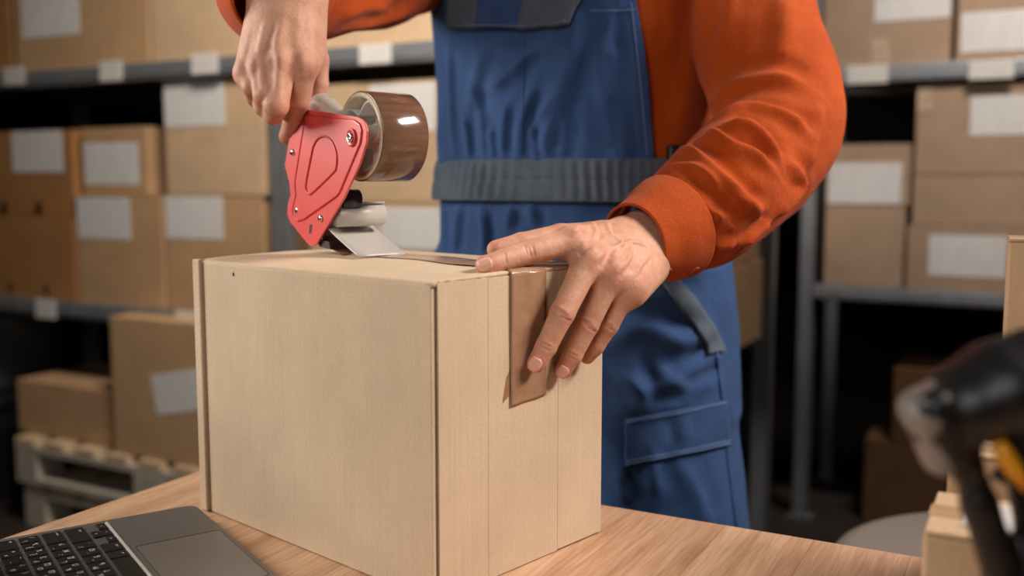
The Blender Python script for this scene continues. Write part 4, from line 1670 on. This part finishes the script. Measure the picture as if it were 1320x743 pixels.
# one mesh: body and both hands
parts = [core_me, left_me, right_me]
vs, fs, red, off = [], [], [], 0
for m_, r_ in zip(parts, (np.full(len(core_me.vertices), 0.05), lr, rr_)):
    c_ = getco(m_)
    vs.append(c_)
    fi = np.empty(len(m_.polygons) * 4, dtype=np.int32)
    m_.polygons.foreach_get('vertices', fi)
    fs.append(fi.reshape(-1, 4) + off)
    off += len(c_)
    red.append(r_)
body_me = bpy.data.meshes.new('mesh')
body_me.from_pydata(np.vstack(vs).tolist(), [], np.vstack(fs).tolist())
at = body_me.attributes.new('redness', 'FLOAT', 'POINT')
at.data.foreach_set('value', np.concatenate(red).astype(np.float32))
plink('body', body_me, M['skin'])
# hair cap
hm = Field(np.array(hd[:]) - 0.16, np.array(hd[:]) + 0.16, 0.006)
hm.cone(hd + up_ * 0.045 - PF * 0.03, hd + up_ * 0.05 - PF * 0.0, 0.088, 0.08, 0.01)
hm.cone(hd + PF * 0.09 - up_ * 0.05, hd + PF * 0.1 - up_ * 0.0, 0.08, 0.06, 0.01, True)
plink('hair', hm.mesh(), M['hair'])

# fingernails
lbvh = bvh_of(left_me)


def nail(bvh, base, tip, seen, wd, ln):
    """nail plate centred where the line of sight through seen meets the finger"""
    h, n = cast(bvh, *seen)
    if h is None:
        return
    d = (tip - base)
    d = (d - n * d.dot(n)).normalized()
    s = n.cross(d).normalized()
    pts = np.zeros((9, 9, 3))
    for i in range(9):
        for j in range(9):
            a, b = i / 4 - 1, j / 4 - 1
            rr = max(abs(a), abs(b))
            k = rr / max(1e-6, (abs(a) ** 3.2 + abs(b) ** 3.2) ** (1 / 3.2)) if rr > 0 else 0
            x, y_ = a * k * ln / 2, b * k * wd / 2
            pts[i, j] = h + d * x + s * y_ + n * (0.0007 - y_ * y_ / 0.0125 - max(0, x) ** 2 / 0.035)
    o = plink('fingernail', gridmesh(pts), M['nail'])
    solidify(o, 0.0009, 0)


def ray2(p):
    return proj(p)


nail(lbvh, l_fing[0][0][2], l_fing[0][0][3], (625, 341), 0.0108, 0.0122)
nail(lbvh, l_fing[1][0][2], l_fing[1][0][3], (689, 470), 0.0110, 0.0125)
nail(lbvh, l_fing[2][0][2], l_fing[2][0][3], (725, 480), 0.0100, 0.0115)

# --- shirt ---------------------------------------------------------------
full0, full1 = (lambda z: -PI), (lambda z: PI)
pts = torso_patch(1.086, 1.52, lambda z: -PI, lambda z: PI - 2 * PI / 96, 0.0, 60, 95)
me = gridmesh(pts, False, True)
co = getco(me)
no = getno(me)
setco(me, co + no * (0.004 * vnoise(co * np.array([9, 9, 5]), 3))[:, None])
apply_folds(me, [([(890, -20), (884, 40), (872, 110), (868, 170)], 0.004, 0.012), ([(860, 60), (856, 120), (862, 190)], 0.003, 0.010), ([(848, 0), (850, 60)], 0.003, 0.01)], -1)
shirt = plink('shirt', me, M['orange'])
solidify(shirt, 0.0015, -1)


def sleeve(path, radii, ns, nt, seed, amp, folds, thick=0.0014, nscale=13, taper=0):
    c = smooth_poly(path, max(4, ns // (len(path) - 1)))
    rad = smooth_poly([[r] for r in radii], max(4, ns // (len(path) - 1)))[:, 0]
    n = len(c)
    tg = np.gradient(c, axis=0)
    tg /= np.linalg.norm(tg, axis=1)[:, None]
    x = np.cross(tg[0], [0.3, 0.2, 1.0])
    x /= np.linalg.norm(x)
    pts = np.zeros((n, nt, 3))
    for i in range(n):
        x = x - tg[i] * np.dot(x, tg[i])
        x /= np.linalg.norm(x)
        y = np.cross(tg[i], x)
        a = np.linspace(0, 2 * PI, nt, endpoint=False)
        pts[i] = c[i] + rad[i] * (np.cos(a)[:, None] * x + np.sin(a)[:, None] * y)
    me = gridmesh(pts, False, True)
    co, no = getco(me), getno(me)
    cen = np.repeat(c, nt, 0)
    s = np.sign(np.mean(np.sum((co - cen) * no, 1)))
    if s < 0:
        me.flip_normals()
        no = -no
    setco(me, co + no * (amp * vnoise(co * nscale, seed))[:, None])
    if folds:
        apply_folds(me, folds, 1.2)
    if taper:
        k = np.clip(np.arange(n) / taper - 0.35, 0, 1)
        k = np.repeat(k * k * (3 - 2 * k), nt)[:, None]
        setco(me, co * (1 - k) + getco(me) * k)
    return me


Lpath = [P(862, 294, 1.004), P(880, 284, 1.016), P(905, 268, 1.035), P(950, 232, 1.075), P(1000, 182, 1.135), P(998, 122, 1.175), P(976, 50, 1.205), P(966, -20, 1.23), P(955, -110, 1.27), P(900, -190, 1.31)]
Lrad = [0.0440, 0.0545, 0.0605, 0.0645, 0.0690, 0.0740, 0.0740, 0.0730, 0.0760, 0.0780]
Lfolds = [
    ([(880, 192), (902, 204), (931, 230), (957, 256), (975, 272)], 0.0100, 0.0100, 0.5),
    ([(908, 176), (926, 177), (944, 191), (970, 201), (998, 222)], 0.0090, 0.0090, 0.5),
    ([(936, 160), (965, 163), (988, 182), (1006, 212)], 0.0080, 0.0085, 0.5),
    ([(925, 150), (960, 141), (989, 144), (1018, 154), (1042, 174)], 0.0085, 0.0100, 0.5),
    ([(914, 132), (950, 108), (1000, 100), (1040, 112)], 0.0055, 0.0120, 0.6),
    ([(872, 228), (895, 256), (915, 272), (934, 284)], 0.0080, 0.0080, 0.5),
    ([(852, 222), (880, 216), (905, 226), (930, 252)], 0.0060, 0.0090, 0.6),
    ([(903, 290), (916, 282), (930, 277)], 0.0050, 0.0050, 0.7),
    ([(902, 310), (925, 318), (950, 312)], 0.0050, 0.0070, 0.6),
    ([(1014, 205), (1032, 237), (1015, 262), (990, 282)], 0.0075, 0.0110, 0.5),
    ([(955, 316), (975, 298), (990, 286)], 0.0060, 0.0070, 0.5),
    ([(1058, 132), (1052, 180), (1040, 220)], 0.0050, 0.0110, 0.6),
    ([(922, 70), (938, 30), (944, -20)], 0.0060, 0.0120, 0.7),
    ([(1000, 85), (1012, 40), (1008, -10)], 0.0045, 0.0140, 0.8),
    ([(940, 255), (960, 268), (985, 270)], 0.0040, 0.0080, 0.7),
]
me = sleeve(Lpath, Lrad, 260, 170, 11, 0.0030, Lfolds, taper=26)
sl = plink('sleeve', me, M['orange'], None)
sl.parent = wk
solidify(sl, 0.0014, -1)
# cuff of the left sleeve
cpath = [P(816, 314, 0.968), P(832, 308, 0.980), P(848, 301, 0.992), P(864, 293, 1.005)]
me = sleeve(cpath, [0.0400, 0.0445, 0.0505, 0.0545], 40, 110, 21, 0.0008, [([(792, 264), (820, 283), (845, 320), (853, 352)], -0.0006, 0.0012, 1.0)], nscale=16)
cf = plink('cuff', me, M['orange'], sl)
solidify(cf, 0.003, -1)
cbvh = BVHTree.FromPolygons([(v_.co + PC)[:] for v_ in me.vertices], [p.vertices[:] for p in me.polygons])
for ln in ([(797, 268), (822, 286), (845, 318), (855, 344)], [(801, 265), (826, 283), (849, 315), (860, 342)]):
    strip_on(cbvh, ln, 1.0, 0.0002, 0.0005, 'stitching', M['stitch_o'], sl, 2, 12)
# buttons under the cuff
b_ = bvh_of(me)
for u, v in ((861, 351), (896, 349)):
    h, n = cast(bvh_of(me) if False else BVHTree.FromPolygons([(v_.co + PC)[:] for v_ in me.vertices], [p.vertices[:] for p in me.polygons]), u, v)
    if h is not None:
        q = lathe([(0, -0.001), (0.0052, -0.001), (0.0056, 0.0006), (0.0042, 0.0016), (0, 0.0012)], 20, n, h)
        plink('button', q, M['button'], sl)

Rpath = [P(354, -11, 1.046), P(366, -12, 1.075), P(398, -16, 1.12), P(440, -22, 1.19), P(478, -26, 1.26), P(520, -40, 1.34), P(565, -55, 1.42), P(610, -80, 1.47)]
Rrad = [0.0560, 0.0590, 0.057, 0.057, 0.060, 0.062, 0.066, 0.074]
Rfolds = [([(440, 20), (470, 10), (500, 12)], 0.005, 0.010), ([(450, 34), (490, 26), (530, 14)], 0.005, 0.010), ([(300, 10), (306, 26), (312, 36)], 0.003, 0.006)]
me = sleeve(Rpath, Rrad, 160, 120, 31, 0.0035, Rfolds)
sr = plink('sleeve', me, M['orange'])
solidify(sr, 0.0014, -1)
me = sleeve([P(359, -4, 1.008), P(354, -8, 1.026), P(354, -11, 1.056)], [0.0460, 0.0525, 0.0595], 30, 110, 41, 0.0010, [], nscale=16)
cf = plink('cuff', me, M['orange'], sr)
solidify(cf, 0.003, -1)

# --- overalls --------------------------------------------------------------
tf = Field((PC.x - 0.36, PC.y - 0.30, 0.06), (PC.x + 0.36, PC.y + 0.30, 1.10), 0.006)
S_ = tuple(slice(None) for _ in range(3))
X, Y, Z = tf.pts(S_)
rx = (X - PC.x) * PL.x + (Y - PC.y) * PL.y
ry = (X - PC.x) * PF.x + (Y - PC.y) * PF.y


def ell(cx, cy, a, b, zlo, zhi):
    q = np.sqrt(((rx - cx) / a) ** 2 + ((ry - cy) / b) ** 2)
    d = (q - 1) * np.minimum(a, b)
    return np.maximum(np.maximum(d, Z - zhi), zlo - Z)


pa_ = np.interp(Z, TZ, TA) + 0.004
pb_ = np.interp(Z, TZ, TB) + 0.004
tf.merge(S_, ell(np.interp(Z, TZ, TS), 0.0, pa_, pb_, 0.80, 1.092), 0.002)
for sx in (-1, 1):
    lc = np.interp(Z, [0.06, 0.48, 0.62, 0.75, 0.90], [0.165, 0.155, 0.146, 0.124, 0.108])
    la_ = np.interp(Z, [0.06, 0.48, 0.62, 0.75, 0.90, 0.98], [0.085, 0.092, 0.100, 0.104, 0.105, 0.095])
    lb_ = np.interp(Z, [0.06, 0.48, 0.75, 0.90, 0.98], [0.095, 0.105, 0.125, 0.132, 0.12])
    tf.merge(S_, ell(sx * lc + 0.014, 0.01, la_, lb_, 0.08, 0.99), 0.03 if sx < 0 else 0.03)
me = tf.mesh()
relax(me, 3)
co, no = getco(me), getno(me)
setco(me, co + no * (0.0045 * vnoise(co * np.array([8, 8, 6]), 5))[:, None])
apply_folds(me, [
    ([(800, 400), (850, 380), (900, 400)], 0.006, 0.015), ([(785, 440), (830, 420), (880, 440), (915, 425)], 0.007, 0.014),
    ([(790, 480), (840, 500), (890, 480)], 0.007, 0.014), ([(815, 455), (820, 490), (835, 520)], 0.006, 0.011),
    ([(860, 480), (900, 470), (928, 450)], 0.006, 0.012), ([(790, 520), (850, 525), (900, 510)], 0.004, 0.012),
    ([(836, 560), (842, 600), (850, 640)], 0.004, 0.012), ([(880, 600), (900, 640), (915, 680)], 0.004, 0.014), ([(800, 600), (806, 650)], 0.004, 0.012),
    ([(572, 270), (574, 300), (572, 330)], 0.004, 0.007), ([(594, 265), (590, 300), (588, 330)], 0.005, 0.008), ([(622, 268), (626, 300), (624, 330)], 0.005, 0.008),
    ([(660, 268), (655, 295)], 0.004, 0.008), ([(684, 266), (690, 290)], 0.004, 0.008),
    ([(850, 545), (856, 575)], 0.003, 0.008), ([(880, 540), (884, 566)], 0.003, 0.008), ([(845, 470), (880, 500), (925, 490)], 0.005, 0.010),
], 1.4)
ov = plink('overalls', me, M['denim'])
obvh = BVHTree.FromPolygons([(v_.co + PC)[:] for v_ in me.vertices], [p.vertices[:] for p in me.polygons])


strip_on(obvh, [(842, 336), (860, 360), (889, 397), (913, 433), (922, 456)], 20, 0.0035, 0.003, 'pocket_trim', M['denim_grey'], ov, 6, 10)
patch_on(obvh, [(806, 541), (934, 516), (940, 574), (806, 602)], 14, 30, 0.0025, 0.003, 'knee_patch', M['denim'], ov)
strip_on(obvh, [(924, 455), (932, 520), (940, 600), (951, 685)], 5, 0.0008, 0.002, 'side_seam', M['denim'], ov, 3, 10)
for ln in ([(808, 544), (870, 532), (933, 519)], [(808, 594), (870, 582), (938, 568)], [(808, 598), (870, 586), (938, 572)]):
    strip_on(obvh, ln, 1.6, 0.0042, 0.0008, 'stitching', M['stitch'], ov, 2, 10)

# waistband: broad grey elastic belt gathered in fine vertical folds
ZB0, ZB1 = 1.071, 1.124


def wb(i, f, z):
    a = f * 2 * PI
    e = 1 - abs(2 * i - 1) ** 6
    return 0.0013 * e * math.sin(a * 78 + 0.7 * math.sin(i * 3 + a * 5)) * (0.6 + 0.4 * math.sin(a * 9 + 1)) + 0.0016 * math.exp(-((i - 0.52) / 0.05) ** 2) * -1 + 0.0012 * e


pts = torso_patch(ZB0, ZB1, lambda z: -PI, lambda z: PI - 2 * PI / 500, 0.0108, 26, 499, wb)
me = gridmesh(pts, False, True)
bo = plink('waistband', me, M['denim_grey'], ov)
solidify(bo, 0.004, -1)

# bib: panel from the belt upward, wrapping round to the worker's right
zt = 1.36
e_lo, e_hi = phi_at(ZB1, 843, 0.012), phi_at(1.27, 828, 0.012)
print('bib edges', math.degrees(e_lo), math.degrees(e_hi))


def bedge(z):
    return e_lo + (e_hi - e_lo) * (z - ZB1) / (1.27 - ZB1)


def bib_fn(i, f, z):
    s = (1 - f) * (bedge(z) + 1.45) * 0.13
    hem = 0.0018 if s < 0.016 else (0.0018 * max(0, 1 - (s - 0.016) / 0.003))
    hem -= 0.0008 * math.exp(-((s - 0.0165) / 0.0016) ** 2)
    return hem


pts = torso_patch(ZB1 - 0.003, zt, lambda z: -1.45, bedge, 0.009, 110, 190, bib_fn)
me = gridmesh(pts)
co, no = getco(me), getno(me)
# soft vertical gathers above the belt
zz = (co[:, 2] - ZB1) / 0.24
setco(me, co + no * (0.0042 * vnoise(co * np.array([22, 22, 6]), 9) * np.clip(1.2 - zz, 0.35, 1))[:, None])
bibf = [
    ([(716, 120), (690, 160), (676, 204)], 0.0030, 0.008, 0.7), ([(612, 110), (622, 160), (626, 205)], 0.0035, 0.008, 0.7),
    ([(744, 30), (738, 70), (722, 120), (706, 170), (700, 202)], 0.0060, 0.013, 0.7),
    ([(690, 110), (676, 150), (668, 200)], 0.0055, 0.009, 0.6),
    ([(655, 130), (650, 165), (648, 200)], 0.0040, 0.008, 0.7),
    ([(625, 60), (612, 110), (604, 150)], 0.0045, 0.012, 0.8),
    ([(600, 150), (604, 180), (608, 205)], 0.0040, 0.007, 0.7),
    ([(580, 60), (582, 120), (586, 200)], 0.0035, 0.008, 0.7),
    ([(632, 165), (636, 205)], 0.0038, 0.006, 0.7), ([(686, 160), (690, 206)], 0.0035, 0.006, 0.7),
    ([(730, 150), (724, 204)], 0.0035, 0.009, 0.7), ([(770, 40), (776, 90), (784, 140)], 0.0045, 0.012, 0.7),
    ([(790, 10), (784, 50), (790, 80)], 0.0035, 0.009, 0.7), ([(640, 55), (680, 70), (710, 60)], 0.0030, 0.012, 0.7), ([(700, 50), (660, 90), (630, 115)], 0.0035, 0.010, 0.7),
]
apply_folds(me, bibf, 1.3)
bib = plink('bib', me, M['denim'], ov)
solidify(bib, 0.003, -1)
bbvh = BVHTree.FromPolygons([(v_.co + PC)[:] for v_ in me.vertices], [p.vertices[:] for p in me.polygons])
# chest pocket flap in three pieces
patch_on(bbvh, [(588, -45), (630, -45), (622, 38), (580, 37)], 16, 10, 0.006, 0.004, 'pocket_flap', M['denim_grey'], ov)
patch_on(bbvh, [(626, -45), (686, -45), (674, 37), (617, 37)], 16, 14, 0.0068, 0.004, 'pocket_flap', M['denim'], ov)
patch_on(bbvh, [(690, -45), (764, -45), (736, 33), (670, 38)], 16, 14, 0.0080, 0.004, 'pocket_flap', M['denim_grey'], ov)
strip_on(bbvh, [(583, 33), (640, 33), (690, 33), (734, 29)], 1.6, 0.0118, 0.0006, 'stitching', M['stitch'], ov, 2, 10)
strip_on(bbvh, [(675, 45), (674, 120), (672, 200)], 2.2, 0.0004, 0.0008, 'seam', M['denim'], ov, 2, 14)
strip_on(bbvh, [(760, 14), (795, 14), (822, 12)], 1.6, 0.0012, 0.0008, 'stitching', M['stitch'], ov, 2, 10)
strip_on(bbvh, [(814, 4), (820, 60), (828, 130), (834, 200)], 1.5, 0.0010, 0.0006, 'stitching', M['stitch'], ov, 2, 14)
# side buckle where the belt runs under the arm
h = tors(1.13, phi_at(1.13, 872, 0.012), 0.014)
me = boxmesh(h - Vector((0.012, 0.012, 0.010)), h + Vector((0.012, 0.012, 0.010)), 0.004)
plink('side_buckle', me, M['buckle'], ov, False)
# shoulder straps (above the frame) and boots (below the table)
for sx in (-1, 1):
    q = [tors(1.35, sx * 0.5, 0.014), tors(1.42, sx * 0.6, 0.016), PC + PL * (0.10 * sx) + up_ * 1.525, tors(1.40, PI - sx * 0.5, 0.014), tors(1.10, PI - sx * 0.3, 0.012)]
    l = smooth_poly(q, 8)
    rows = np.array([[tuple(Vector(p) + PL * w_) for w_ in np.linspace(-0.02, 0.02, 4)] for p in l])
    o = plink('shoulder_strap', gridmesh(rows), M['denim_grey'], ov)
    solidify(o, 0.003, 0)
    an = PC + PL * (0.16 * sx)
    bfld = Field(np.array(an[:]) + np.array([-0.25, -0.25, -0.01]), np.array(an[:]) + np.array([0.25, 0.25, 0.2]), 0.007)
    bfld.cone(an + up_ * 0.15 - PF * 0.01, an + up_ * 0.05 - PF * 0.02, 0.055, 0.05, 0.02)
    bfld.cone(an + up_ * 0.052 - PF * 0.02, an + up_ * 0.045 + PF * 0.16, 0.05, 0.044, 0.03)
    plink('boot', bfld.mesh(), M['boot'])
